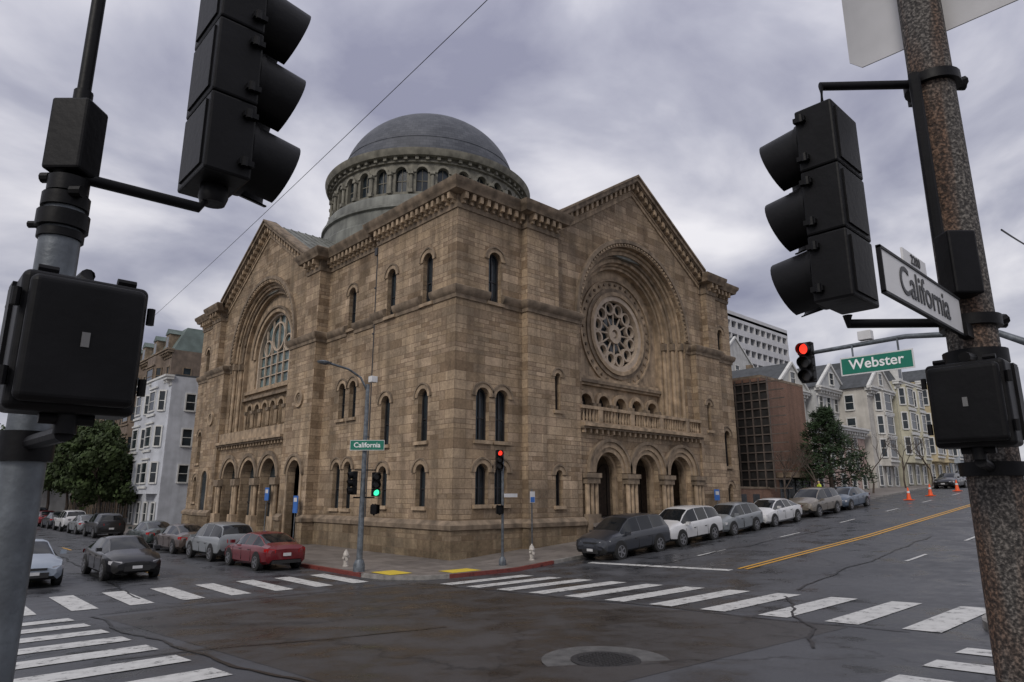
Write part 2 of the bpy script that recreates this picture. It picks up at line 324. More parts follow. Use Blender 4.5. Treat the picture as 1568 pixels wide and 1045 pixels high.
def orders(F,ac,zc,zb,radii,step,floor=None):
    for i in range(len(radii)-1):
        d=-step*(i+1)
        W.ustrip(F,ac,zc,zb,radii[i+1],radii[i]+.01,d,d-step-.05,TR,n=36)
        r=radii[i]-.07;n=36
        pts=[F(ac-r*math.cos(pi*k/n),d+.09,zc+r*math.sin(pi*k/n)) for k in range(n+1)]
        T_.tube(pts,.10,TRD if i%2 else TR,8)
        for sg in(-1,1):
            a=ac+sg*r
            T_.tube([F(a,d+.12,zb+.35),F(a,d+.12,zc-.55)],.13,TR,10)
            T_.box(F,a-.2,a+.2,d-.03,d+.34,zc-.55,zc-.08,TRD)
            T_.box(F,a-.2,a+.2,d-.03,d+.32,zb,zb+.35,TR)
    r0=radii[0]
    T_.ustrip(F,ac,zc,zc,r0+.003,r0+.22,.10,-.05,TR,n=44)
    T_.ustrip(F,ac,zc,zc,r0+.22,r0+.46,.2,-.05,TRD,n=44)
    n=58
    for k in range(n):
        t=pi*(k+.5)/n;r=r0+.12
        c=(ac-r*math.cos(t),zc+r*math.sin(t));T_.box(F,c[0]-.06,c[0]+.06,.1,.17,c[1]-.06,c[1]+.06,TR)
def gablewall(F,c,half,zb,ac,zc,r,zjamb):
    out=[(c-half,zb),(ac-r,zb)]
    n=40
    out+=[(ac-r*math.cos(pi*i/n),zc+r*math.sin(pi*i/n)) for i in range(n+1)]
    out+=[(ac+r,zb),(c+half,zb),(c+half,18.1),(c,22.9),(c-half,18.1)]
    W.plate(F,out,[],0,-.5,ST)
gablewall(FR,14.4,7.8,-.6,14.4,13.1,5.35,6.8)
orders(FR,14.4,13.1,6.8,[5.35,4.95,4.55,4.2],.4)
hs=[]
for i in range(5):
    a=14.4+(i-2)*1.66
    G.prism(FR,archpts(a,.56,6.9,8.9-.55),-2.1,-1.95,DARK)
    hs.append(archpts(a,.52,6.92,8.35))
    T_.ustrip(FR,a,8.35,8.35,.523,.76,-1.42,-1.65,TR,n=12)
    for sg in(-1,1):
        T_.tube([FR(a+sg*.62,-1.42,7.1),FR(a+sg*.62,-1.42,8.1)],.10,TR,8);T_.box(FR,a+sg*.62-.14,a+sg*.62+.14,-1.6,-1.28,8.1,8.34,TRD)
W.plate(FR,rect(14.4-4.25,14.4+4.25,6.5,13.1)[:3]+[(14.4+4.25*math.cos(pi*i/24),13.1+4.25*math.sin(pi*i/24)) for i in range(25)],[circ(14.4,13.1,2.3,40)]+hs,-1.6,-2.0,TR,sides=False)
T_.box(FR,14.4-4.2,14.4+4.2,-1.6,-1.25,9.55,9.75,TRD);T_.box(FR,14.4-4.2,14.4+4.2,-1.6,-1.38,9.4,9.55,TR);T_.box(FR,14.4-4.2,14.4+4.2,-1.6,-1.4,9.75,9.95,TR)
def rose(F,ac,zc,d):
    G.prism(F,circ(ac,zc,2.32,40),d-.5,d-.45,GLASS)
    T_.ring(F,ac,zc,2.18,2.5,d+.1,d-.3,ROSE,40);T_.ring(F,ac,zc,2.5,2.75,d+.2,d-.02,TR,40);T_.ring(F,ac,zc,2.75,3.0,d+.1,d-.02,TRD,40)
    T_.ring(F,ac,zc,3.5,3.62,d+.12,d-.02,TR,48)
    T_.ring(F,ac,zc,.3,.62,d-.1,d-.4,ROSE,24);G.prism(F,circ(ac,zc,.2,12),d-.4,d-.2,ROSE)
    for k in range(12):
        t=2*pi*k/12
        p0=(ac+.55*math.cos(t),zc+.55*math.sin(t));p1=(ac+1.5*math.cos(t),zc+1.5*math.sin(t))
        T_.tube([F(p0[0],d-.25,p0[1]),F(p1[0],d-.25,p1[1])],.06,ROSE,6)
        T_.tube([F(p1[0]*.93+ac*.07,d-.22,p1[1]*.93+zc*.07),F(p1[0],d-.22,p1[1])],.11,ROSE,6)
        t2=t+pi/12;c=(ac+1.72*math.cos(t2),zc+1.72*math.sin(t2))
        T_.ring(F,c[0],c[1],.33,.46,d-.14,d-.4,ROSE,14)
    for k in range(36):
        t=2*pi*k/36;c=(ac+3.28*math.cos(t),zc+3.28*math.sin(t));T_.prism(F,circ(c[0],c[1],.1,6),d,d+.1,TRD)
rose(FR,14.4,13.1,-1.6)
W.box(FR,9.0,19.8,-2.0,0.0,6.5,6.8,TR)
E0,E1,ED=8.4,20.4,.3
cs=[10.85,14.4,17.95];hs=[]
for c in cs:
    hs.append(archpts(c,1.15,.6,4.15,16))
    T_.ustrip(FR,c,4.15,4.15,1.15,1.42,ED+.06,ED-.3,TR,n=18);T_.ustrip(FR,c,4.15,4.15,1.42,1.72,ED+.14,ED-.02,TR,n=18);T_.ustrip(FR,c,4.15,4.15,1.72,1.9,ED+.24,ED-.02,TRD,n=18)
    T_.ustrip(FR,c,4.15,.6,.98,1.152,ED-.35,ED-.6,TR,n=18)
W.plate(FR,rect(E0,E1,-.6,6.5),hs,ED,-.6,ST,sides=True)
for a in (E0+.7,(cs[0]+cs[1])/2,(cs[1]+cs[2])/2,E1-.7):
    T_.box(FR,a-.58,a+.58,ED,ED+.42,.4,1.75,TRD)
    for da in(-.36,.0,.36):
        T_.tube([FR(a+da,ED+.2,1.95),FR(a+da,ED+.2,3.55)],.13,TR,10);T_.box(FR,a+da-.17,a+da+.17,ED,ED+.38,3.55,3.85,TRD);T_.box(FR,a+da-.17,a+da+.17,ED,ED+.38,1.753,1.95,TRD)
    T_.box(FR,a-.62,a+.62,ED,ED+.44,3.853,4.1,TRD)
W.box(FR,E0,E1,-3.0,-2.9,0,6.5,TRD);W.box(FR,E0,E1,-2.9,-.6,6.3,6.5,TR);W.box(FR,E0-.1,E0,-2.9,-.6,0,6.3,ST);W.box(FR,E1,E1+.1,-2.9,-.6,0,6.3,ST)
for c in cs:
    T_.prism(FR,archpts(c,.95,1.7,3.9),-2.9,-2.82,WOOD);T_.box(FR,c-.02,c+.02,-2.82,-2.79,1.7,4.6,DARK)
W.box(FR,E0+.01,E1-.01,-2.9,-.3,.2,1.68,CONC)
for k in range(4): W.box(FR,E0+.5,E1-.5,-.3,.05+ .32*(4-k),.1,1.68-.2*(k+1)+.02,CONC)
T_.box(FR,E0,E1,ED-.3,ED+.35,6.5,6.62,TRD);T_.box(FR,E0,E1,ED-.3,ED+.48,6.62,6.8,TR)
T_.box(FR,E0,E1,ED-.02,ED+.22,6.8,6.92,TR);T_.box(FR,E0,E1,ED-.04,ED+.24,7.6,7.78,TR)
n=44
for i in range(n):
    a=E0+.3+i*(E1-E0-.6)/(n-1)
    if i%11==5: T_.box(FR,a-.2,a+.2,ED-.03,ED+.23,6.92,7.6,TR)
    else: T_.lathe((0,0,0),[(.05,6.92),(.09,7.1),(.045,7.35),(.07,7.6)],TR,6,T=lambda x,y,z,a=a:FR(a+x,ED+.1+y,z))
for i in range(24):
    a=E0+.2+i*.5;T_.box(FR,a-.08,a+.08,ED,ED+.28,6.28,6.5,TR)
# --- left facade
h=win_list(FL,[(2.4,.42,12.5,15.2),(5.8,.42,12.5,15.2),(2.5,.42,5.5,8.1),(5.9,.42,5.5,8.1),(2.5,.4,2.4,4.4),(5.9,.4,2.4,4.4)],0)
W.plate(FL,rect(0,7.4,-.6,ZT),h,0,-.5,ST,sides=False)
W.box(FL,7.2,7.399,-.5,-.001,-.6,ZT,ST)
h=win_list(FL,[(10.6,.42,12.7,15.3),(10.0,.38,7.3,9.45),(11.25,.38,7.3,9.45),(10.1,.42,2.2,4.8),(11.4,.42,2.2,4.8)],-.3)
W.plate(FL,rect(7.4,13.6,-.6,ZT),h,-.3,-.8,ST)
T_.tube([FL(7.62,-.15,.2),FL(7.62,-.15,17.0)],.08,IRON,8);T_.box(FL,7.48,7.76,-.28,.02,16.5,16.95,IRON)
for z in(3,6,9,11.8,14.5):T_.box(FL,7.5,7.74,-.28,-.05,z,z+.08,IRON)
dr=archpts(15.3,.85,.2,4.2,14)
W.plate(FL,rect(13.6,17.3,-.6,12.8),[dr],.45,-.5,ST)
T_.prism(FL,archpts(15.3,.86,.2,4.2),-.1,.0,WOOD);T_.box(FL,15.28,15.32,0,.03,.2,5,DARK)
T_.ustrip(FL,15.3,4.2,.2,.853,1.1,.52,.4,TR);T_.ustrip(FL,15.3,4.2,4.2,1.1,1.25,.6,.4,TRD)
def roundel(F,a,z,d): T_.ring(F,a,z,.36,.56,d+.12,d-.02,TR,20);T_.ring(F,a,z,.22,.30,d+.07,d-.02,TRD,16);G.prism(F,circ(a,z,.2,14),d,d+.03,TRD)
roundel(FL,15.3,8.9,.45)
W.plate(FL,rect(13.6,15.4,12.8,ZT),[],.45,-.5,ST)
W.plate(FL,rect(29.1,32.8,-.6,12.8),[],.45,-.5,ST);W.plate(FL,rect(31.0,32.8,12.8,ZT),[],.45,-.5,ST);roundel(FL,31,8.9,.45)
G.prism(FL,archpts(31,.6,1.4,4.2),.45,.47,GLASS);T_.ustrip(FL,31,4.2,1.4,.6,.85,.56,.4,TR)
h=win_list(FL,[(34.6,.4,12.95,15.2),(34.6,.42,5.5,8.1),(34.6,.4,2.4,4.4)],0)
W.plate(FL,rect(32.8,36.4,-.6,ZT),h,0,-.5,ST)
gablewall(FL,23.2,7.8,-.6,23.2,13.1,5.35,6.8)
orders(FL,23.2,13.1,6.8,[5.35,5.0,4.65],.32)
hs=[archpts(23.2,3.2,10.9,13.2,24)]
for i in range(6):
    a=23.2+(i-2.5)*1.4
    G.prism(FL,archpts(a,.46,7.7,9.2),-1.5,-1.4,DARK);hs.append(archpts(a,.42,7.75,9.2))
    T_.ustrip(FL,a,9.2,9.2,.423,.62,-.85,-1.0,TR,n=12)
    for sg in(-1,1):T_.tube([FL(a+sg*.58,-.86,7.9),FL(a+sg*.58,-.86,8.95)],.09,TR,8);T_.box(FL,a+sg*.58-.11,a+sg*.58+.11,-.96,-.72,8.95,9.18,TRD)
W.plate(FL,rect(23.2-4.7,23.2+4.7,6.5,13.1)[:3]+[(23.2+4.7*math.cos(pi*i/24),13.1+4.7*math.sin(pi*i/24)) for i in range(25)],hs,-.96,-1.4,TR,sides=False)
G.prism(FL,archpts(23.2,3.25,10.85,13.2,24),-1.45,-1.38,GLASS2)
T_.ustrip(FL,23.2,13.2,10.9,3.0,3.2,-1.1,-1.35,ROSE,n=24)
T_.ustrip(FL,23.2,13.2,13.2,3.2,3.5,-.82,-.98,TR,n=24);T_.ustrip(FL,23.2,13.2,13.2,3.5,3.65,-.72,-.98,TRD,n=24)
for k in(-2,-1,0,1,2):
    a=23.2+k*1.05;T_.box(FL,a-.05,a+.05,-1.35,-1.22,10.9,13.2+math.sqrt(9.4-(k*1.05)**2),ROSE)
for z in(11.7,12.5,13.3): T_.box(FL,20.1,26.3,-1.35,-1.25,z,z+.07,ROSE)
T_.ring(FL,23.2,14.6,1.0,1.13,-1.2,-1.35,ROSE,24)
for sg in(-1,1):T_.ring(FL,23.2+sg*1.75,13.9,.55,.65,-1.2,-1.35,ROSE,18)
T_.box(FL,18.6,27.8,-.96,-.62,10.0,10.2,TRD);T_.box(FL,18.6,27.8,-.96,-.75,10.5,10.75,TR)
W.box(FL,17.8,28.6,-1.4,0,6.5,6.8,TR)
cs=[19.75,23.2,26.65];hs=[]
for c in cs:
    hs.append(archpts(c,1.2,.9,4.15,16));G.prism(FL,archpts(c,1.22,.9,4.15),-.55,-.45,GLASS)
    T_.ustrip(FL,c,4.15,4.15,1.2,1.45,.26,.0,TR,n=18);T_.ustrip(FL,c,4.15,4.15,1.45,1.7,.34,.15,TRD,n=18)
    T_.box(FL,c-.06,c+.06,-.45,-.35,.9,5.2,IRON);T_.box(FL,c-1.2,c+1.2,-.45,-.36,4.0,4.12,IRON);T_.box(FL,c-1.2,c+1.2,-.45,-.38,2.4,2.5,IRON)
W.plate(FL,rect(17.3,29.1,-.6,6.5),hs,.2,-.6,ST)
for a in(18.15,21.47,24.93,28.25):
    for da in(-.2,.2):
        T_.tube([FL(a+da,.38,1.6),FL(a+da,.38,3.6)],.13,TR,10)
    T_.box(FL,a-.42,a+.42,.2,.6,3.6,4.05,TRD);T_.box(FL,a-.42,a+.42,.2,.6,.3,1.6,TR)
T_.box(FL,17.3,29.1,-.1,.55,6.5,6.62,TRD);T_.box(FL,17.3,29.1,-.1,.68,6.62,6.8,TR)
for i in range(23):
    a=17.6+i*.5;T_.box(FL,a-.08,a+.08,.2,.45,6.28,6.5,TR)
T_.box(FL,17.3,29.1,.1,.35,6.8,7.5,TR)
# --- mouldings
pl=[(8.4,-.45),(4.4,-.45),(4.4,0),(0,0),(0,7.4),(.3,7.4),(.3,13.6),(-.45,13.6),(-.45,14.2)]
W.sweep(pl,[(-.05,-.6),(.22,-.6),(.22,1.4),(-.05,1.4)],ST);T_.sweep(pl,[(-.05,1.4),(.30,1.4),(.32,1.6),(.08,1.8),(-.05,1.8)],TRD)
for p in([(-.45,16.4),(-.45,17.3)],[(-.45,29.1),(-.45,32.8),(0,32.8),(0,36.4)],[(25.9,3),(25.9,0),(23.4,0),(23.4,-.45),(20.4,-.45)]):
    W.sweep(p,[(-.05,-.6),(.22,-.6),(.22,1.4),(-.05,1.4)],ST);T_.sweep(p,[(-.05,1.4),(.30,1.4),(.32,1.6),(.08,1.8),(-.05,1.8)],TRD)
beltp=[(-.05,12.3),(.06,12.32),(.08,12.5),(.2,12.62),(.26,12.8),(.26,12.9),(.06,13.0),(-.05,13.0)]
for p in([(8.95,0),(8.4,0),(8.4,-.45),(4.4,-.45),(4.4,0),(2.95,0)],[(2.05,0),(0,0),(0,1.95)],[(0,2.85),(0,5.35)],[(0,6.25),(0,7.4),(.3,7.4),(.3,10.15)],[(.3,11.05),(.3,13.6),(-.45,13.6),(-.45,17.3),(0,17.3),(0,17.75)],
         [(0,28.65),(0,29.1),(-.45,29.1),(-.45,32.8),(0,32.8),(0,36.4)],[(25.9,6),(25.9,0),(23.4,0),(23.4,-.45),(20.4,-.45),(20.4,0),(19.85,0)]):
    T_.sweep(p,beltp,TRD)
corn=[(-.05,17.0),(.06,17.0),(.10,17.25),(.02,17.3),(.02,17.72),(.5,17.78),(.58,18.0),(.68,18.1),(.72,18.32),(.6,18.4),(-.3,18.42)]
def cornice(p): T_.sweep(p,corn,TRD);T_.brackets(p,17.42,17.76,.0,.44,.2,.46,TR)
cornice([(7.1,0),(6.8,0),(6.8,-.45),(4.4,-.45),(4.4,0),(0,0),(0,7.4),(.3,7.4),(.3,13.6),(-.45,13.6),(-.45,15.4),(0,15.4),(0,15.7)])
cornice([(25.9,20),(25.9,0),(23.4,0),(23.4,-.45),(22.2,-.45),(22.2,0),(21.9,0)])
cornice([(0,30.7),(0,31.0),(-.45,31.0),(-.45,32.8),(0,32.8),(0,36.4),(10,36.4)])
def gable(F,c,half,z0,z1):
    for sg in(-1,1):
        def Z(x): return z1-(z1-z0)*abs(x)/half
        for (h0,h1,d) in((0,.14,.72),(.14,.42,.62),(.42,.50,.5),(.5,.92,.03),(.92,1.05,.14),(1.05,1.3,.08)):
            pts=[(c,Z(0)-h0),(c,Z(0)-h1),(c+sg*(half+.1),Z(half+.1)-h1),(c+sg*(half+.1),Z(half+.1)-h0)]
            T_.prism(F,pts,-.3,d,TRD if d>.3 else TR)
        n=int(half/.46)
        for i in range(n):
            x=(i+.5)*half/n
            pts=[(c+sg*(x-.1),Z(x-.1)-.5),(c+sg*(x-.1),Z(x-.1)-.86),(c+sg*(x+.1),Z(x+.1)-.86),(c+sg*(x+.1),Z(x+.1)-.5)]
            T_.prism(F,pts,0,.44,TR)
gable(FR,14.4,7.5,18.75,23.5);gable(FL,23.2,7.6,18.75,23.5)
W.box(FR,3.2,25.85,-36.3,-3.2,-.6,17.8,ST);W.box(FR,25.4,25.9,-36.4,-.5,-.6,17.85,ST);W.box(FR,.5,25.4,-36.4,-35.9,-.6,17.85,ST)
R_=MB()
R_.box(FR,.5,25.4,-35.9,-.5,17.85,18.1,LEAD)
def roofprism(F,c,half,d0,d1):
    pts=[(c-half,18.5),(c+half,18.5),(c,23.25)]
    R_.prism(F,pts,d0,d1,LEAD,True)
    for k in range(20):
        d=d1-(k+1)*.6
        R_.prism(F,[(c-half,18.56),(c,23.31),(c+half,18.56),(c,23.27)],d-.05,d,LEAD,True)
roofprism(FR,14.4,7.9,-35,-.3);roofprism(FL,23.2,8.0,-25,-.3)
W.obj('walls',temple);T_.obj('stone_trim',temple,smooth=35);G.obj('window_glazing',temple);R_.obj('roof',temple)
# drum + dome
DC=(14.4,22.9);dZ=-.6
D=MB()
D.lathe((*DC,dZ),[(9.6,18),(9.6,23.0),(9.4,23.3),(9.4,24.3),(9.25,24.5),(9.25,25.4),(9.45,25.5),(9.45,25.7),(9.1,25.9),(9.1,26.5),(9.0,26.7),(8.0,26.8),(8.0,26.9)],LEAD,64)
D.lathe((*DC,dZ),[(8.1,26.7),(8.1,30.0)],DRUMST,64)
nb=32;R0=8.62
for i in range(nb):
    t0=2*pi*i/nb;t1=2*pi*(i+1)/nb
    P=(DC[0]+R0*math.cos(t1),DC[1]+R0*math.sin(t1));Q=(DC[0]+R0*math.cos(t0),DC[1]+R0*math.sin(t0))
    F0=frame(P,Q,True);w=(Vector(Q)-Vector(P)).length
    o=Vector(F0(0,1,0)[:2])-Vector(F0(0,0,0)[:2])
    if o.dot(Vector(P)-Vector(DC))<0:F0=frame(P,Q,False)
    F=lambda a,d,z:F0(a,d,z+dZ)
    D.plate(F,rect(0,w,26.8,29.7),[archpts(w/2,.46,27.1,28.75,10)],0,-.35,DRUMST)
    D.prism(F,archpts(w/2,.47,27.1,28.75,10),-.4,-.33,GLASS)
    D.box(F,w/2-.03,w/2+.03,-.33,-.27,27.1,29.1,DRUMST);D.box(F,w/2-.45,w/2+.45,-.33,-.28,28.1,28.17,DRUMST)
    D.ustrip(F,w/2,28.75,28.75,.463,.66,.12,-.05,DRUMST,n=10)
    D.tube([F(0,.12,27.2),F(0,.12,28.5)],.14,DRUMST,8);D.box(F,-.2,.2,-.05,.34,28.5,28.74,DRUMST);D.box(F,-.2,.2,-.05,.32,26.9,27.2,DRUMST)
    for k in(.25,.75):
        D.box(F,w*k-.14,w*k+.14,-.1,.42,29.72,30.0,DRUMST)
D.lathe((*DC,dZ),[(8.5,29.55),(8.8,29.6),(8.8,29.75),(8.66,29.76),(8.66,30.0),(9.2,30.02),(9.35,30.3),(9.4,30.55),(9.2,30.65),(8.3,30.8),(8.3,31.0),(8.05,31.0),(8.05,31.2),(7.0,31.2)],DRUMST,96)
D.obj('drum_arcade',temple,smooth=30)
Dm=MB();prof=[]
for i in range(25):
    t=pi/2*i/24;prof.append((7.95*math.cos(t)+.0,6.75*math.sin(t)))
prof[-1]=(.05,6.75)
Dm.lathe((0,0,0),prof,SLATE,96)
tt=math.asin(1.5/6.75);r=7.95*math.cos(tt);Dm.lathe((0,0,0),[(r-.02,1.46),(r+.035,1.5),(r-.03,1.56)],SLATE,96)
dm=Dm.obj('slate_dome',None,smooth=60);dm.location=(*DC,31.0+dZ);par(dm,temple)
for f_,a,d,z0_,z1_ in((FL,18.35,.78,2.6,3.4),(FL,14.0,.85,1.9,2.9),(FR,21.4,.75,2.6,3.3)):
    Sg=MB();Sg.box(f_,a-.28,a+.28,d-.03,d+.02,z0_,z1_,SIGNB);Sg.box(f_,a-.2,a+.2,d+.02,d+.023,z1_-.35,z1_-.12,SIGNW);Sg.tube([f_(a,d,0 if f_ is FL else 1),f_(a,d,z0_)],.03,GALV,6)
    Sg.obj('information_sign',None)
# ================================================================ GROUND / ROADS
cs=[-700,-400,-200,-120,-80,-60,-50,-40]+list(range(-30,61))+[70,80,100,120,160,200,300,450,700]
def sheet(name,us,vs,dz,m,parent=None):
    b=MB();vv=[(u,v,gz(u,v)+dz) for u in us for v in vs];n=len(vs)
    b.add(vv,[(i*n+j,(i+1)*n+j,(i+1)*n+j+1,i*n+j+1) for i in range(len(us)-1) for j in range(n-1)],m)
    return b.obj(name,parent)
sheet('ground',cs,cs,-.03,ASPH)
sheet('asphalt_patch',[-14.6,-14,-13,-12,-11,-10,-9,-8,-7,-6,-5.2],[-19,-18,-17,-16,-15,-14,-13,-12,-11,-10,-9,-8,-7,-6.0,-5],-.026,ASPH2)
def sub(a,b,step=1.):
    n=max(1,int(abs(b-a)/step+.5));return [a+(b-a)*i/n for i in range(n+1)]
def patch(b,u0,u1,v0,v1,m,dz=-.018):
    us=sub(u0,u1);vs=sub(v0,v1);n=len(vs)
    b.add([(u,v,gz(u,v)+dz) for u in us for v in vs],[(i*n+j,(i+1)*n+j,(i+1)*n+j+1,i*n+j+1) for i in range(len(us)-1) for j in range(n-1)],m)
mk=MB()
v=-5.6
while v>-20.2: patch(mk,-4.8,-1.0,v-.65,v,WHITE);v-=1.42      # east leg
v=-4.4
while v>-20.6: patch(mk,-19.4,-15.2,v-.75,v,WHITE);v-=1.62    # west leg
u=-6.0
while u>-16.3: patch(mk,u-.62,u,-3.1,.2,WHITE);u-=1.38      # north leg
u=-15.9
while u<-5.6: patch(mk,u,u+.65,-24.9,-21.2,WHITE);u+=1.5      # south leg
mk.obj('crosswalk_markings')
mk=MB()
patch(mk,3.3,90,-12.4,-12.26,YEL);patch(mk,3.3,90,-12.12,-11.98,YEL)
patch(mk,2.7,3.05,-12.0,-5.6,WHITE)
for k in range(9):
    patch(mk,6+k*7.3,8.2+k*7.3,-8.8,-8.67,WHITE);patch(mk,7+k*7.3,9.2+k*7.3,-16.3,-16.17,WHITE)
for k in range(12): patch(mk,-10.9,-10.78,4+k*8,6.5+k*8,YEL)
mk.obj('lane_markings')
# tar-sealed cracks
mk=MB();random.seed(3)
for (u0,v0,u1,v1) in((-14.5,-4.2,-5.3,-4.6),(-14.9,-19.3,-14.9,-4.6),(-5.0,-4.7,-5.1,-20),(-13,-2,-12,16),(2,-8.5,18,-9.4),(0,-15.5,16,-14.6),(-8,-19.6,-1.5,-16),(-16,-12,-10.5,-13.5)):
    L=math.hypot(u1-u0,v1-v0);n=int(L/.25);du,dv=(u1-u0)/L,(v1-v0)/L;vs=[]
    for i in range(n+1):
        t=i/n;o=.28*noise.noise(Vector((t*L*.45,u0,v0)))+.07*noise.noise(Vector((t*L*2.5,v0,u0)));w_=.022+.018*random.random()
        for s in(-1,1):
            x=u0+(u1-u0)*t-dv*(o+s*w_);y=v0+(v1-v0)*t+du*(o+s*w_);vs.append((x,y,gz(x,y)-.0145))
    mk.add(vs,[(2*i,2*i+1,2*i+3,2*i+2) for i in range(n)],TAR)
mk.obj('tar_crack_seals')
def walk(name,outer,inner,h=.14,red=None):
    b=MB();n=len(outer)
    z=lambda p,dz:(p[0],p[1],gz(*p)+dz-.03)
    def off(p,q,w=.16):
        d=Vector(q)-Vector(p);L=max(d.length,1e-6);return tuple(Vector(p)+d*(w/L))
    k1=[off(p,q) for p,q in zip(outer,inner)]
    b.add([z(p,h) for p in k1]+[z(p,h) for p in inner],[(i,i+1,n+i+1,n+i) for i in range(n-1)],CONC)
    for i in range(n-1):
        m=REDC if red and red(outer[i]) else KERB
        vs=[z(outer[i],-.05),z(outer[i+1],-.05),z(outer[i+1],h),z(outer[i],h),z(k1[i+1],h),z(k1[i],h)]
        b.add(vs,[(0,1,2,3),(3,2,4,5)],m)
    return b.obj(name)
def curb(cu,cv,su,sv,r,Lu,Lv,iu,iv):
    o=[];inn=[]
    for u in sub(cu+su*Lu,cu+su*r,1.): o.append((u,cv));inn.append((u if abs(u-cu)>abs(iu-cu) else iu,iv))
    for i in range(1,9):
        t=pi/2*i/9;o.append((cu+su*(r-r*math.sin(t)),cv+sv*(r-r*math.cos(t))));inn.append((iu,iv))
    for v in sub(cv+sv*r,cv+sv*Lv,1.): o.append((cu,v));inn.append((iu,v if abs(v-cv)>abs(iv-cv) else iv))
    return o,inn
o,i_=curb(-5.5,-4.3,1,1,2.6,120,150,.3,.3);walk('sidewalk',o,i_,red=lambda p:p[0]<2.5 and p[1]<2.5 and (p[0]>-3 or p[1]>-2) )
o,i_=curb(-5.5,-20.7,1,-1,2.6,120,80,6,-40);walk('sidewalk',o,i_)
o,i_=curb(-16.6,-4.3,-1,1,2.6,120,150,-30,10);walk('sidewalk',o,i_)
o,i_=curb(-16.6,-21,-1,-1,2.6,120,80,-30,-40);walk('sidewalk',o,i_)
tp=MB()
for (u0,u1,v0,v1) in((-5.1,-4.1,-3.0,-1.7),(-3.0,-1.6,-4.0,-3.1)):
    tp.add([(u,v_,gz(u,v_)+.125) for u,v_ in((u0,v0),(u1,v0),(u1,v1),(u0,v1))],[(0,1,2,3)],TACT)
tp.obj('tactile_paving')
IRN=mat('cast_iron',(.012,.011,.011),.6,.4,20,.6,bscale=40);COLLAR=mat('grey_concrete_collar',(.075,.073,.07),.7,.4,4,.3)
mh=MB();mc=(-11.1,-17.95);zz=gz(*mc)
mh.lathe((mc[0],mc[1],zz-.020),[(.92,0),(.92,.004)],COLLAR,32);mh.lathe((mc[0],mc[1],zz-.015),[(.50,0),(.50,.010),(.45,.014)],IRN,32)
for i in range(-6,7):
    for j in range(-6,7):
        if i*i+j*j<36:
            x=mc[0]+i*.066;y=mc[1]+j*.066;mh.box(lambda a,d,z:(x+a,y+d,z),-.02,.02,-.02,.02,zz-.002,zz+.005,IRN)
mh.obj('manhole_cover')
mh=MB();mc=(-18.2,-15.3);zz=gz(*mc);mh.lathe((mc[0],mc[1],zz-.022),[(.42,0),(.42,.008),(.38,.012)],IRN,32);mh.obj('manhole_cover')
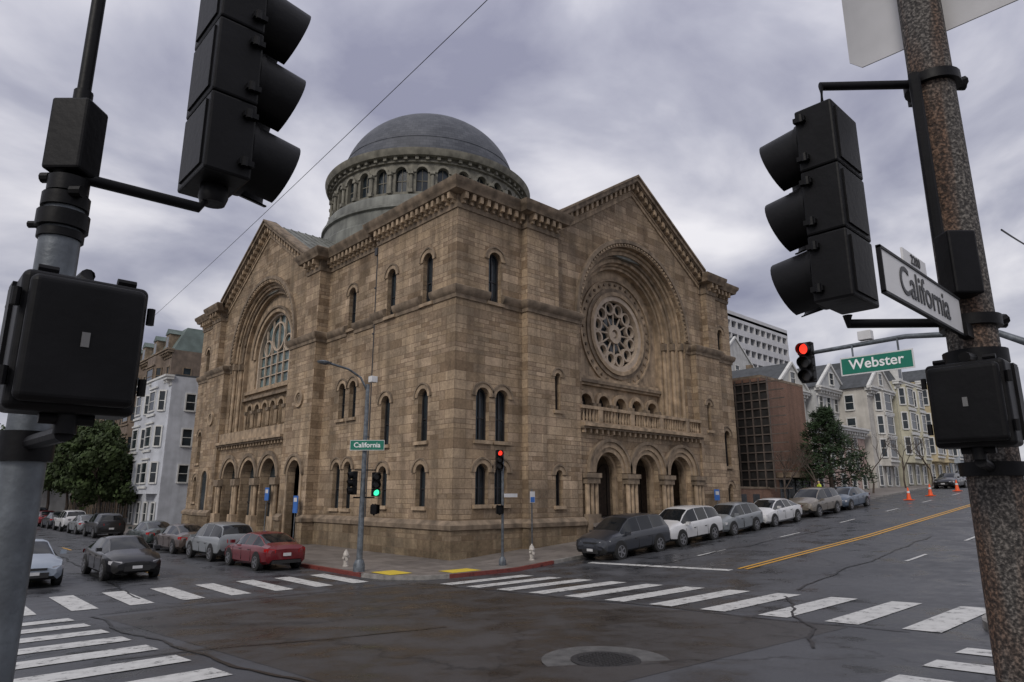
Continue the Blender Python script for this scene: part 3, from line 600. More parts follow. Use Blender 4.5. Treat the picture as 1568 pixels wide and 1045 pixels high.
# ================================================================ CARS
TYRE=mat('tyre_rubber',(.015,.015,.015),.8,.2,8);RIM=mat('alloy_rim',(.30,.30,.31),.3,.1,4,metal=.8);CGL=mat('car_glass',(.008,.010,.012),.06,.2,2,spec=.42)
TAIL=mat('tail_lamp',(.35,.01,.01),.15,.1,4);HEAD=mat('head_lamp',(.5,.5,.52),.1,.1,4);TRIM=mat('black_plastic',(.015,.015,.015),.6,.2,5);PLATE=mat('number_plate',(.5,.5,.5),.4,.1,5)
_paint={}
def cpaint(n,c):
    if n not in _paint:_paint[n]=mat('car_paint_'+n,c,.3,.06,1.5,metal=.15,coat=.6)
    return _paint[n]
def carmesh(kind):
    b=MB()
    DUM=cpaint('base',(.1,.1,.1))
    if kind=='sedan':
        L,Wd=4.7,.91;st=[(-2.35,.45,.78,.84,.66,.58),(-2.24,.30,.88,.99,.80,.70),(-1.78,.24,.93,1.06,.86,.70),(-1.35,.23,.95,1.25,.87,.64),(-.85,.22,.95,1.40,.88,.60),(-.1,.20,.93,1.45,.88,.60),(.4,.20,.91,1.41,.88,.59),(.8,.20,.9,1.25,.88,.63),(1.25,.2,.88,1.0,.88,.71),(1.75,.22,.82,.92,.87,.70),(2.2,.26,.70,.77,.78,.62),(2.35,.38,.58,.64,.62,.52)]
        gl=(2,4,6,8)
    elif kind=='suv':
        L,Wd=4.6,.93;st=[(-2.3,.50,.92,.98,.78,.72),(-2.24,.32,1.03,1.18,.86,.76),(-2.02,.30,1.07,1.52,.87,.66),(-1.8,.30,1.08,1.62,.88,.65),(-1.0,.28,1.06,1.69,.9,.66),(-.1,.28,1.04,1.70,.9,.66),(.4,.28,1.03,1.65,.9,.64),(.85,.28,1.01,1.42,.9,.69),(1.25,.28,1.0,1.15,.9,.76),(1.8,.3,.96,1.07,.88,.74),(2.2,.34,.84,.92,.82,.68),(2.32,.48,.66,.72,.68,.6)]
        gl=(1,3,6,8)
    else:
        L,Wd=4.2,.88;st=[(-2.1,.48,.86,.92,.74,.66),(-2.04,.3,.96,1.10,.82,.70),(-1.8,.27,.98,1.34,.84,.63),(-1.55,.26,.98,1.46,.84,.60),(-.9,.24,.96,1.53,.86,.61),(-.1,.22,.94,1.54,.86,.61),(.4,.22,.93,1.49,.86,.60),(.8,.22,.92,1.3,.86,.65),(1.25,.22,.90,1.04,.86,.72),(1.65,.24,.85,.94,.84,.70),(2.0,.28,.72,.80,.78,.64),(2.12,.42,.60,.66,.64,.56)]
        gl=(1,3,6,8)
    rings=[]
    for x,zl,zb,zt,wb,wt in st:
        f=wb/.9;w=Wd*min(1,f+.02)
        rings.append([(x,0,zl),(x,w*.86,zl),(x,w*.98,zl+.10),(x,w,(zl+zb)/2),(x,wb+.025,zb-.10),(x,wb-.01,zb),(x,wt,zt-.05),(x,wt*.78,zt-.005),(x,0,zt+.015)])
    k=9
    for sg in (1,-1):
        vs=[(x,y*sg,z) for r in rings for x,y,z in r]
        for i in range(len(st)-1):
            for j in range(k-1):
                q=(i*k+j,(i+1)*k+j,(i+1)*k+j+1,i*k+j+1)
                m=DUM
                if j==5 and gl[0]<=i<gl[3]: m=CGL
                if j in(6,7) and (gl[0]<=i<gl[1] or gl[2]<=i<gl[3]): m=CGL
                if j==0:m=TRIM
                if j==1:m=TRIM if kind=='suv' else DUM
                b.add([vs[t] for t in q],[(0,1,2,3)],m)
        for e in(0,len(st)-1): b.add([vs[e*k+j] for j in range(k)],[tuple(range(k))],DUM)
    me=bpy.data.meshes.new('car_'+kind);me.from_pydata(b.v,[],b.f)
    for m in b.mats:me.materials.append(m)
    me.polygons.foreach_set('material_index',b.m)
    bm=bmesh.new();bm.from_mesh(me);bmesh.ops.remove_doubles(bm,verts=bm.verts,dist=.0005)
    bmesh.ops.recalc_face_normals(bm,faces=bm.faces)
    gi=b.mats.index(CGL);di=b.mats.index(DUM)
    side=[f for f in bm.faces if f.material_index==gi and abs(f.normal.y)>.6]
    top=[f for f in bm.faces if f.material_index==gi and abs(f.normal.y)<=.6]
    for sgn in(1,-1):
        for lo,hi in((-9,-.9),(-.9,-.05),(-.05,9)):
            ff=[f for f in side if f.calc_center_median().y*sgn>0 and lo<f.calc_center_median().x<hi]
            if ff:
                r=bmesh.ops.inset_region(bm,faces=ff,thickness=.03,depth=-.006)
                for f in r['faces']:f.material_index=di
    for s_ in(1,-1):
        tf=[f for f in top if f.calc_center_median().x*s_>0]
        r=bmesh.ops.inset_region(bm,faces=tf,thickness=.045,depth=-.006)
        for f in r['faces']:f.material_index=di
    for f in bm.faces:f.smooth=True
    for e in bm.edges:
        if len(e.link_faces)!=2 or e.calc_face_angle(0)>math.radians(32):e.smooth=False
        elif e.link_faces[0].material_index!=e.link_faces[1].material_index:e.smooth=False
    bm.to_mesh(me);bm.free()
    d=MB();d.mats=list(b.mats);I=lambda a,dd,z:(a,dd,z)
    R=.33 if kind!='suv' else .36
    for ax in(-L/2+.92,L/2-.9):
        for sg in(1,-1):
            F=lambda a,dd,z,ax=ax,sg=sg:(ax+a,sg*(Wd+dd),z)
            d.prism(F,circ(0,R+.03,R+.055,20),-.2,.003,TRIM)
            d.prism(F,circ(0,R,R,24),-.22,.018,TYRE);d.prism(F,circ(0,R,R*.66,20),-.0,.022,TRIM)
            d.ring(F,0,R,R*.60,R*.68,.032,.0,RIM,20)
            for k_ in range(5):
                t=2*pi*k_/5;c,s=math.cos(t),math.sin(t);w=.035
                d.prism(F,[(-s*w,R+c*w),(s*w,R-c*w),(c*R*.63+s*w,R+s*R*.63-c*w),(c*R*.63-s*w,R+s*R*.63+c*w)],.0,.03,RIM)
            d.prism(F,circ(0,R,.06,8),0,.034,RIM)
    zb=st[-2][2];f=L/2;zr=st[1][2]
    for sg in(1,-1):
        Fy=lambda a,dd,z,sg=sg:(a,sg*dd,z)
        d.add([(f-.02,sg*.50,zb-.16),(f-.02,sg*.50,zb-.03),(f-.16,sg*.80,zb+.0),(f-.16,sg*.80,zb-.14),(f-.30,sg*.875,zb-.0),(f-.30,sg*.875,zb-.1)],[(0,3,2,1),(3,5,4,2)],HEAD)
        d.add([(-f-.01,sg*.48,zr-.18),(-f-.01,sg*.48,zr-.04),(-f+.08,sg*.80,zr-.0),(-f+.08,sg*.80,zr-.16),(-f+.24,sg*.88,zr-.02),(-f+.24,sg*.88,zr-.12)],[(0,3,2,1),(3,5,4,2)],TAIL)
        d.box(Fy,.86,1.02,Wd-.02,Wd+.16,.97,1.10,DUM)
        for x in(-.85,.12,1.05): d.box(Fy,x-.006,x+.006,Wd-.06,Wd+.003,.34,.82,TRIM)
        for x in(-.75,.22): d.box(Fy,x,x+.16,Wd-.04,Wd+.02,.76,.79,TRIM)
    d.box(I,f-.05,f+.03,-.42,.42,.34,.50,TRIM);d.box(I,f-.02,f+.02,-.36,.36,zb-.13,zb-.06,TRIM)
    d.box(I,f+.02,f+.04,-.16,.16,.42,.52,PLATE);d.box(I,-f-.03,-f+.05,-.16,.16,.58,.70,PLATE);d.box(I,-f-.02,-f+.1,-.6,.6,.30,.42,TRIM)
    m2=bpy.data.meshes.new('t');m2.from_pydata(d.v,[],d.f)
    for m in d.mats:m2.materials.append(m);
    for m in d.mats[len(b.mats):]:me.materials.append(m)
    m2.polygons.foreach_set('material_index',d.m)
    bm=bmesh.new();bm.from_mesh(m2);bmesh.ops.recalc_face_normals(bm,faces=bm.faces);bm.to_mesh(m2);bm.free()
    bm=bmesh.new();bm.from_mesh(me);bm.from_mesh(m2);bm.to_mesh(me);bm.free()
    me['pi']=di
    return me
CM={k:carmesh(k) for k in('sedan','suv','hatch')}
def car(kind,u,v,rz,col,name='parked_car',tilt=0):
    o=bpy.data.objects.new(name,CM[kind]);COL.objects.link(o)
    o.location=(u,v,gz(u,v)-.03);o.rotation_euler=(0,tilt,rz)
    s=o.material_slots[CM[kind]['pi']];s.link='OBJECT';s.material=cpaint(*col)
Cc={'grey':(.022,.025,.032),'white':(.56,.56,.56),'silver':(.20,.215,.225),'tan':(.15,.13,.105),'blue':(.06,.085,.12),'red':(.13,.004,.008),'black':(.004,.004,.005),'brown':(.08,.06,.05),'green':(.03,.045,.042)}
C_=lambda n:(n,Cc[n])
for k,u,c in(('suv',5.5,'grey'),('suv',10.1,'white'),('hatch',14.7,'silver'),('sedan',19.4,'white'),('suv',25.2,'tan'),('sedan',30.4,'blue'),('sedan',55.5,'black'),('suv',61,'grey'),('sedan',66,'silver'),('hatch',71,'grey')):
    car(k,u,-5.4,pi,C_(c),tilt=.068 if u<50 else .03)
for k,v,c in(('sedan',4.6,'red'),('suv',9.7,'silver'),('sedan',15.3,'brown'),('sedan',21,'green'),('suv',33,'black'),('sedan',39,'silver'),('suv',45,'white'),('sedan',51,'grey'),('sedan',57,'red'),('suv',63,'grey'),('sedan',70,'silver'),('sedan',77,'black'),('suv',84,'blue'),('sedan',92,'silver')):
    car(k,-6.6,v,pi/2,C_(c))
for k,v,c in(('suv',36,'grey'),('sedan',44,'silver'),('sedan',52,'black'),('suv',61,'white'),('sedan',72,'grey')):
    car(k,-15.5,v,-pi/2,C_(c))
car('sedan',-11.9,5.2,-pi/2,C_('black'),'car')
car('sedan',-15.0,5.0,-pi/2,('paleblue',(.25,.29,.34)),'car')
car('sedan',-12.6,40,-pi/2,C_('grey'),'car')
# ================================================================ SIGNALS
def dirframe(c,f):
    r=(f[1],-f[0])
    return lambda a,d,z:(c[0]+r[0]*a+f[0]*d,c[1]+r[1]*a+f[1]*d,c[2]+z)
def sighead(b,bv,c,f,lit=None,S=.35):
    F=dirframe(c,f);k=S/.35
    for i,nm in((1,'r'),(0,'y'),(-1,'g')):
        z=i*S
        bv.box(F,-.17*k,.17*k,-.10*k,.09*k,z-S/2+.0015,z+S/2-.0015,BLK)
        b.box(F,-.13*k,.13*k,-.108*k,-.10*k,z-S/2+.03,z+S/2-.03,BLK)
        b.ring(F,0,z,.135*k,.168*k,.115*k,.09*k,BLK,24)
        b.prism(F,circ(0,z,.14*k,20),.09*k,.098*k,{'r':REDL,'g':GRNL}.get(nm) if lit==nm else LENS)
        n=26;vs=[]
        for rr in(.160*k,.153*k):
            for j in range(n+1):
                t=-pi*.44+(pi*1.88)*j/n
                L=(.285+.045*math.sin(t))*k
                for d in(.10*k,L):
                    vs.append(F(rr*math.cos(t),d,z+rr*math.sin(t)-(d-.1*k)*.16))
        q=2*(n+1);fs=[]
        for j in range(n):
            fs+=[(2*j,2*j+1,2*j+3,2*j+2),(q+2*j,q+2*j+1,q+2*j+3,q+2*j+2),(2*j+1,2*j+3,q+2*j+3,q+2*j+1)]
        b.add(vs,fs,BLK)
        for sg in(-1,1):
            for dz in(-.11,.11):b.tube([F(sg*.19*k,.05*k,z+dz*k-.02),F(sg*.19*k,.05*k,z+dz*k+.02)],.014*k,BLK,8);b.box(F,sg*.18*k-.012,sg*.18*k+.012,.03*k,.09*k,z+dz*k-.012,z+dz*k+.012,BLK)
    return F
U=(1,0);V=(0,1)
def unit(x,y): l=math.hypot(x,y);return(x/l,y/l)
def pedhead(b,bp,c,f,k=1.):
    F=dirframe(c,f)
    bp.box(F,-.19*k,.19*k,-.07*k,.11*k,-.235*k,.235*k,BLK);bp.box(F,-.172*k,.172*k,-.125*k,-.073*k,-.21*k,.21*k,BLK)
    b.box(F,-.012*k,.012*k,-.129*k,-.124*k,-.02*k,.03*k,LOGO);b.box(F,-.2*k,.2*k,.10*k,.20*k,.21*k,.222*k,BLK)
    for s in(-1,1):
        b.box(F,s*.194*k-.006,s*.194*k+.006,.1*k,.20*k,-.2*k,.21*k,BLK)
        for zz in(-.13,.13):b.tube([F(s*.2*k,-.07*k,(zz-.03)*k),F(s*.2*k,-.07*k,(zz+.03)*k)],.014*k,BLK,8)
    for s in(-.12,.12):b.tube([F(s*k,.0,.22*k),F(s*k,.0,.26*k)],.025*k,BLK,10);b.tube([F((s-.03)*k,-.02,.25*k),F((s+.03)*k,-.02,.25*k)],.015*k,BLK,8)
    b.tube([F(0,0,-.22*k),F(0,0,-.30*k)],.035*k,BLK,12);b.tube([F(-.08*k,0,-.25*k),F(.08*k,0,-.25*k)],.02*k,BLK,10)
    return F
# ---- near left pole
lp=cf(-1.66,2.3,0);rt=root('traffic_signal_pole',(lp[0],lp[1],gz(lp[0],lp[1])))
b,bv,bp_=MB(),MB(),MB()
b.tube([(lp[0],lp[1],1.1),(lp[0],lp[1],3.98)],.066,GALV,24);b.tube([(lp[0],lp[1],3.98),(lp[0],lp[1],7)],.024,BLK,16)
for z,r,hh in((3.86,.075,.03),(3.90,.085,.06),(3.98,.078,.05),(4.04,.068,.06)):b.lathe((lp[0],lp[1],z),[(r,0),(r,hh)],BLK,20)
Fp=dirframe((lp[0],lp[1],4.27),unit(EY[0],EY[1]));bv.box(Fp,-.07,.07,-.065,.065,-.15,.14,BLK);b.tube([Fp(0,0,.14),Fp(0,0,.20)],.033,BLK,12);b.tube([Fp(-.09,-.02,-.17),Fp(-.06,-.02,-.17)],.02,BLK,10)
b.tube([Fp(.09,-.05,-.24),Fp(.05,-.05,-.24)],.022,BLK,10);b.tube([Fp(-.1,-.03,-.36),Fp(-.05,-.03,-.36)],.014,BLK,8)
hc=cf(-1.27,2.62,4.75);F=sighead(b,bv,hc,U)
b.tube([(lp[0],lp[1],4.12),tuple(Vector((lp[0],lp[1],4.12)).lerp(Vector((hc[0],hc[1],4.12)),.9)),F(0,-.02,-.56)],.022,BLK,12)
b.lathe((hc[0],hc[1],hc[2]-.60),[(.05,0),(.06,.03),(.055,.075)],BLK,16)
b.tube([F(0,0,.52),F(0,0,.62),(lp[0],lp[1],5.41)],.022,BLK,12)
pc=cf(-1.27,1.90,3.37);F=pedhead(b,bp_,pc,V,.84)
b.tube([F(0,0,-.25),(lp[0],lp[1],3.12)],.025,BLK,10);b.tube([F(0,0,.20),F(0,0,.22),(lp[0],lp[1],3.60)],.02,BLK,10)
b.lathe((lp[0],lp[1],3.06),[(.083,0),(.083,.10)],BLK,20);b.lathe((lp[0],lp[1],3.56),[(.078,0),(.078,.05)],BLK,20);b.tube([(lp[0]-.12,lp[1]-.03,3.58),(lp[0]-.04,lp[1],3.58)],.018,BLK,8)
b.obj('pole_and_brackets',rt,smooth=35);bv.obj('signal_housings',rt,bevel=.010);bp_.obj('pedestrian_signal_housing',rt,bevel=.04,seg=5)
# ---- near right pole
rp=cf(2.13,3.0,0);rt=root('traffic_signal_pole',(rp[0],rp[1],gz(rp[0],rp[1])))
b,bv,bp_=MB(),MB(),MB()
b.tube([(rp[0],rp[1],1.0),(rp[0],rp[1],8)],.112,POLEC,32,r2=.085)
hc=cf(1.575,3.02,4.31);F=sighead(b,bv,hc,V,S=.33)
for z,e in((4.98,.50),(3.73,-.54)):
    b.tube([(rp[0],rp[1],z),(hc[0],hc[1],z),F(0,0,e)],.022,BLK,12)
    b.lathe((rp[0],rp[1],z-.03),[(.125,0),(.125,.05)],BLK,24)
    Fp=dirframe((rp[0],rp[1],z),unit(EX[0],EX[1]));b.box(Fp,-.16,-.1,-.03,.03,-.03,.03,BLK);b.tube([Fp(-.02,.12,0),Fp(-.02,.18,0)],.02,BLK,8);b.tube([Fp(.0,.12,0),Fp(.0,.17,.02)],.025,BLK,8)
b.tube([F(.0,0,.50),F(0,0,.54)],.04,BLK,12)
cd=cf(1.99,2.92,0);b.tube([(cd[0],cd[1],4.98),(cd[0],cd[1],4.1)],.026,BLK,10)
Fb=dirframe((*cf(2.03,2.88,3.97)[:2],3.97),unit(EY[0],EY[1]));bv.box(Fb,-.065,.065,-.06,.05,-.15,.15,BLK)
pc=cf(1.885,2.72,3.31);F=pedhead(b,bp_,pc,U,.74)
for z,e in((3.56,.20),(3.06,-.23)):
    b.tube([F(0,0,e),(rp[0],rp[1],z)],.022,BLK,10);b.lathe((rp[0],rp[1],z-.03),[(.128,0),(.128,.06)],BLK,24);b.tube([(rp[0]+.14,rp[1]-.03,z),(rp[0]+.05,rp[1],z)],.016,BLK,8)
b.obj('pole_and_brackets',rt,smooth=35);bv.obj('signal_housings',rt,bevel=.010);bp_.obj('pedestrian_signal_housing',rt,bevel=.035,seg=5)
s0=Vector(cf(2.04,2.90,0)[:2]);srt=root('street_name_sign',(s0.x-.5,s0.y,3.71))
F=lambda a,d,z:(s0.x-.06-.97+a,s0.y-d,z-.03)
b=MB();b.box(F,0,.95,-.004,.004,3.665,3.825,SIGNW);b.box(F,-.008,.958,-.008,.008,3.657,3.667,BLK);b.box(F,-.008,.958,-.008,.008,3.823,3.833,BLK);b.box(F,-.008,.0,-.008,.008,3.66,3.83,BLK)
b.box(F,.25,.52,-.004,.004,3.834,3.89,SIGNW);b.box(F,.95,1.05,-.02,.02,3.66,3.72,BLK)
b.obj('plate',srt)
TX=mat('sign_lettering',(.01,.01,.012),.5,.1);TW=mat('sign_lettering_white',(.75,.75,.75),.5,.1)
text('lettering','California',.155,Matrix.Translation((s0.x-1.03+.47,s0.y-.006,3.715))@Matrix.Rotation(pi/2,4,'X'),TX,srt,bold=.0012)
text('block_number','2200',.055,Matrix.Translation((s0.x-1.03+.385,s0.y-.006,3.832))@Matrix.Rotation(pi/2,4,'X'),TX,srt)
b=MB();P=cf(2.29,2.98,0);F=frame((P[0],P[1]),(P[0],P[1]+1))
pts=[(-.32,5.34),(-.28,5.30),(.46,5.30),(.52,5.36),(.52,6.3),(-.32,6.3)]
b.prism(F,pts,-.004,.004,ALU,True);b.box(F,-.3,.48,.004,.03,5.7,5.74,GALV);b.obj('traffic_sign')
# ---- mast arm signal with Webster sign
mp=(-2.3,-22.3);mz=gz(*mp);rt=root('mast_arm_signal',(mp[0],mp[1],mz))
b,bv=MB(),MB()
b.tube([(mp[0],mp[1],mz),(mp[0],mp[1],6.2)],.14,GALV,16,r2=.10)
arm=[(mp[0],mp[1],5.8),(mp[0],mp[1]+.8,6.3),(mp[0],mp[1]+2.5,6.5),(mp[0],mp[1]+4.6,6.45)];b.tube(arm,.08,GALV,12,r2=.05)
sighead(b,bv,(mp[0]-.1,mp[1]+4.75,6.2),(-1,0),'r',S=.34)
bv.box(lambda a,d,z:(mp[0]+d,mp[1]+a,z),3.2,3.5,-.1,.1,6.56,6.78,SIGNW)
b.obj('pole_and_arm',rt,smooth=35);bv.obj('signal_housings',rt,bevel=.012)
srt=root('street_name_sign',(mp[0],mp[1]+3,5.9));b=MB();F=lambda a,d,z:(mp[0]-.12-d,mp[1]+2.35+a,z)
b.box(F,0,1.6,-.01,.01,5.74,6.18,SIGNW);b.box(F,.03,1.57,.01,.014,5.77,6.15,SIGNG);
for a in(.3,1.3):b.box(F,a-.02,a+.02,-.03,-.012,6.18,6.5,GALV)
b.obj('plate',srt)
text('lettering','Webster',.33,Matrix.Translation((mp[0]-.14,mp[1]+3.15,5.975))@Matrix.Rotation(-pi/2,4,'Z')@Matrix.Rotation(pi/2,4,'X'),TW,srt,bold=.005)
# ---- lamp pole with signals at building corner
L0=(-5.25,-1.1);z0=gz(*L0)+.1;rt=root('street_lamp',(L0[0],L0[1],z0));b,bv,bp_=MB(),MB(),MB()
b.tube([(L0[0],L0[1],z0),(L0[0],L0[1],7.3)],.12,GALV,14,r2=.075);b.lathe((L0[0],L0[1],z0),[(.22,0),(.22,.25),(.15,.45)],GALV,14)
b.tube([(L0[0],L0[1],7.0),(L0[0]-.3,L0[1]+.08,7.55),(L0[0]-.8,L0[1]+.2,7.85),(L0[0]-1.5,L0[1]+.35,8.0)],.045,GALV,8)
b.lathe((0,0,0),[(.02,0),(.13,.05),(.15,.12),(.07,.17)],GALV,12,T=lambda x,y,z:(L0[0]-1.75+x*2.2,L0[1]+.4+y,7.93+z))
bv.box(lambda a,d,z:(L0[0]+a,L0[1]+d,z),.08,.36,-.13,.13,7.4,7.65,SIGNW)
sighead(b,bv,(L0[0]+.42,L0[1]-.25,3.35),unit(-.3,-1),'g',S=.31);sighead(b,bv,(L0[0]-.33,L0[1]+.1,3.4),unit(-1,.3),None,S=.3)
for z in(2.85,3.9):b.tube([(L0[0]+.42,L0[1]-.2,z),(L0[0],L0[1],z),(L0[0]-.35,L0[1]+.1,z)],.025,BLK,8)
pedhead(b,bp_,(L0[0]+.36,L0[1]-.3,2.4),unit(.6,-1),.8)
b.obj('pole_and_arm',rt,smooth=35);bv.obj('signal_housings',rt,bevel=.012);bp_.obj('pedestrian_signal_housing',rt,bevel=.02)
srt=root('street_name_sign',(L0[0],L0[1],5));b=MB()
F=frame((L0[0]-.40,L0[1]+.38),(L0[0]+.62,L0[1]-.60));b.box(F,0,1.36,.16,.18,4.65,5.05,SIGNW);b.box(F,.02,1.34,.18,.184,4.67,5.03,SIGNG);b.obj('plate',srt)
dv=unit(1.02,-.98);q=F(.68,.188,4.85)
text('lettering','California',.27,Matrix.Translation(q)@Matrix.Rotation(math.atan2(dv[1],dv[0]),4,'Z')@Matrix.Rotation(pi/2,4,'X'),TW,srt,bold=.004)
# ---- corner signal pole
K=(.2,-3.2);z0=gz(*K)+.1;rt=root('pedestrian_signal_pole',(K[0],K[1],z0));b,bv,bp_=MB(),MB(),MB()
b.tube([(K[0],K[1],z0),(K[0],K[1],4.75)],.055,GALV,12);b.lathe((K[0],K[1],z0),[(.15,0),(.15,.2),(.08,.35)],GALV,12)
sighead(b,bv,(K[0]-.28,K[1]-.1,4.4),unit(-.45,-1),'r',S=.27);b.tube([(K[0],K[1],3.97),(K[0]-.28,K[1]-.08,3.97)],.025,BLK,8)
sighead(b,bv,(K[0]+.0,K[1]+.25,4.4),unit(1,.2),None,S=.27)
pedhead(b,bp_,(K[0]-.26,K[1]-.1,2.35),unit(-.6,-1),.75)
b.box(lambda a,d,z:(K[0]+a,K[1]-.1+d,z),.0,.75,-.01,.01,2.85,3.0,SIGNW)
b.obj('pole',rt,smooth=35);bv.obj('signal_housings',rt,bevel=.012);bp_.obj('pedestrian_signal_housing',rt,bevel=.02)
b=MB();K=(2.9,-2.2);z0=gz(*K)+.1;b.tube([(K[0],K[1],z0),(K[0],K[1],3.2)],.03,GALV,8);b.box(lambda a,d,z:(K[0]+a,K[1]+d,z),-.15,.15,-.05,-.035,2.6,3.1,SIGNW);b.box(lambda a,d,z:(K[0]+a,K[1]+d,z),-.13,.13,-.056,-.05,2.62,2.85,SIGNB);b.obj('parking_sign')
HYD=mat('hydrant_white_paint',(.40,.37,.33),.5,.35,9)
def hydrant(x,y):
    z=gz(x,y)+.1;b=MB();s=.82
    b.lathe((x,y,z),[(r*s,h_*s) for r,h_ in((.16,0),(.16,.05),(.11,.07),(.11,.5),(.15,.52),(.15,.57),(.13,.62),(.10,.72),(.04,.78),(.03,.83))],HYD,16)
    b.tube([(x-.17,y-.07,z+.36),(x+.17,y+.07,z+.36)],.05,HYD,10);b.tube([(x-.07,y-.17,z+.3),(x,y,z+.3)],.062,HYD,10);b.obj('fire_hydrant',smooth=40)
hydrant(-4.7,.9);hydrant(1.8,-3.3)
CONEM=mat('cone_orange',(.75,.10,.02),.5,.1);
for u,v in((37.5,-7.2),(42,-7.4),(47.5,-7.9)):
    b=MB();z=gz(u,v);b.lathe((u,v,z),[(.24,0),(.24,.04),(.17,.05),(.05,.85),(.04,.9)],CONEM,12);b.lathe((u,v,z+.5),[(.118,0),(.10,.14)],SIGNW,12);b.box(lambda a,d,zz:(u+a,v+d,zz),-.3,.3,-.3,.3,z-.02,z+.03,CONEM);b.obj('traffic_cone',smooth=40)
def person(x,y,ang,shirt,pants):
    z=gz(x,y)+.1
    J={'pel':(0,0,.95,.13),'sp':(0,0,1.2,.14),'ch':(0,0,1.38,.15),'nk':(0,0,1.5,.06),'hd':(.02,0,1.62,.095),'ht':(.02,0,1.72,.08)}
    for s,sg in(('l',1),('r',-1)):
        J[s+'h']=(0,.09*sg,.9,.09);J[s+'k']=(.05*sg,.11*sg,.5,.065);J[s+'a']=(-.02+.08*sg,.11*sg,.09,.045);J[s+'t']=(.12+.08*sg,.12*sg,.04,.04)
        J[s+'s']=(0,.19*sg,1.42,.06);J[s+'e']=(.02,.26*sg,1.14,.045);J[s+'w']=(.16,.24*sg,.95,.035);J[s+'f']=(.24,.22*sg,.9,.03)
    names=list(J);E=[('pel','sp'),('sp','ch'),('ch','nk'),('nk','hd'),('hd','ht')]
    for s in'lr':E+=[('pel',s+'h'),(s+'h',s+'k'),(s+'k',s+'a'),(s+'a',s+'t'),('ch',s+'s'),(s+'s',s+'e'),(s+'e',s+'w'),(s+'w',s+'f')]
    me=bpy.data.meshes.new('construction_worker');me.from_pydata([J[n][:3] for n in names],[(names.index(a),names.index(c)) for a,c in E],[])
    o=bpy.data.objects.new('construction_worker',me);COL.objects.link(o)
    o.modifiers.new('s','SKIN');
    for i,n in enumerate(names):
        me.skin_vertices[0].data[i].radius=(J[n][3],)*2
    me.skin_vertices[0].data[0].use_root=True
    sb=o.modifiers.new('u','SUBSURF');sb.levels=2;sb.render_levels=2
    m,nt,bb=newmat('worker_clothes');g=N(nt,'ShaderNodeTexCoord');sp=N(nt,'ShaderNodeSeparateXYZ');nt.links.new(g.outputs['Object'],sp.inputs[0])
    mr=N(nt,'ShaderNodeMath',operation='MULTIPLY');mr.inputs[1].default_value=.5;nt.links.new(sp.outputs[2],mr.inputs[0])
    r=ramp(nt,[(0,(.03,.02,.02)),(.05,pants),(.47,shirt),(.76,(.4,.25,.18)),(.84,(.7,.6,.1))]);r.color_ramp.interpolation='CONSTANT';nt.links.new(mr.outputs[0],r.inputs[0]);nt.links.new(r.outputs[0],bb.inputs['Base Color'])
    me.materials.append(m);o.location=(x,y,z);o.rotation_euler=(0,0,ang)
person(31.0,-3.4,2.5,(.55,.65,.05),(.03,.04,.07))
# ================================================================ VEGETATION
BARK=mat('bark',(.06,.045,.035),.9,.3,6,.5)
def leafmat(name,c):
    m,nt,b=newmat(name);g=N(nt,'ShaderNodeNewGeometry');n=N(nt,'ShaderNodeTexNoise');n.inputs['Scale'].default_value=1.3;nt.links.new(g.outputs['Position'],n.inputs['Vector'])
    r=ramp(nt,[(.3,tuple(x*.4 for x in c)),(.7,tuple(x*1.5 for x in c))]);nt.links.new(n.outputs['Fac'],r.inputs[0]);nt.links.new(r.outputs[0],b.inputs['Base Color']);b.inputs['Roughness'].default_value=.7;b.inputs['Specular IOR Level'].default_value=.25;return m
LEAF=leafmat('leaves',(.034,.052,.016));PINE=leafmat('conifer_needles',(.022,.040,.016))
def branch(b,p,d,L,r,depth,tips,spread=.6,m=BARK):
    q=p+d*L;b.tube([p,(p+q)/2+Vector((random.uniform(-.06,.06)*L,random.uniform(-.06,.06)*L,0)),q],r,m,6,r2=r*.62,caps=False);tips.append(q)
    if depth==0:return
    for i in range(random.choice((2,3,3))):
        nd=(d+Vector((random.uniform(-1,1),random.uniform(-1,1),random.uniform(-.2,.6)))*spread).normalized()
        branch(b,q,nd,L*random.uniform(.62,.82),r*.6,depth-1,tips,spread,m)
def tree(name,x,y,H,R,seed,m=LEAF,leaf=.34,n=5200,low=.32):
    random.seed(seed);z=gz(x,y)
    b=MB();tips=[];branch(b,Vector((x,y,z)),Vector((0,0,1)),H*.3,.22,3,tips)
    cl=[]
    for i in range(34):
        t=random.uniform(0,2*pi);rr=R*math.sqrt(random.random());zz=random.uniform(low,.97)
        rr*=math.sqrt(max(.05,1-((zz-.58)/.45)**2));cl.append((x+rr*math.cos(t),y+rr*math.sin(t),z+H*zz,random.uniform(.5,1.15)*R*.36))
    vs=[];fs=[]
    for i in range(n):
        c=random.choice(cl);v=Vector((random.gauss(0,1),random.gauss(0,1),random.gauss(0,.75)));v=v.normalized()*c[3]*random.uniform(.55,1.05);p=Vector(c[:3])+v
        nn=(v.normalized()+Vector((random.uniform(-1,1),random.uniform(-1,1),random.uniform(-1,1)))*.8).normalized();a=nn.orthogonal().normalized();bb=nn.cross(a);s=leaf*random.uniform(.5,1)
        k=len(vs);vs+=[p+a*s,p+bb*s*.6,p-a*s,p-bb*s*.6];fs.append((k,k+1,k+2,k+3))
    b.add(vs,fs,m);return b.obj(name)
for i,(x,y,H,R) in enumerate(((-3.6,50,8.5,3.2),(-3.5,58,10.5,4.0),(-3.4,67,11.5,4.6),(-3.5,78,12,5),(-4,92,12.5,5.5),(-3,112,14,6),(-18.2,98,12,5),(-6,150,15,8),(-14,165,15,8),(-24,150,15,8))): tree('street_tree',x,y,H,R,20+i,leaf=.27 if y<90 else .5,n=9000 if y<90 else 3500)
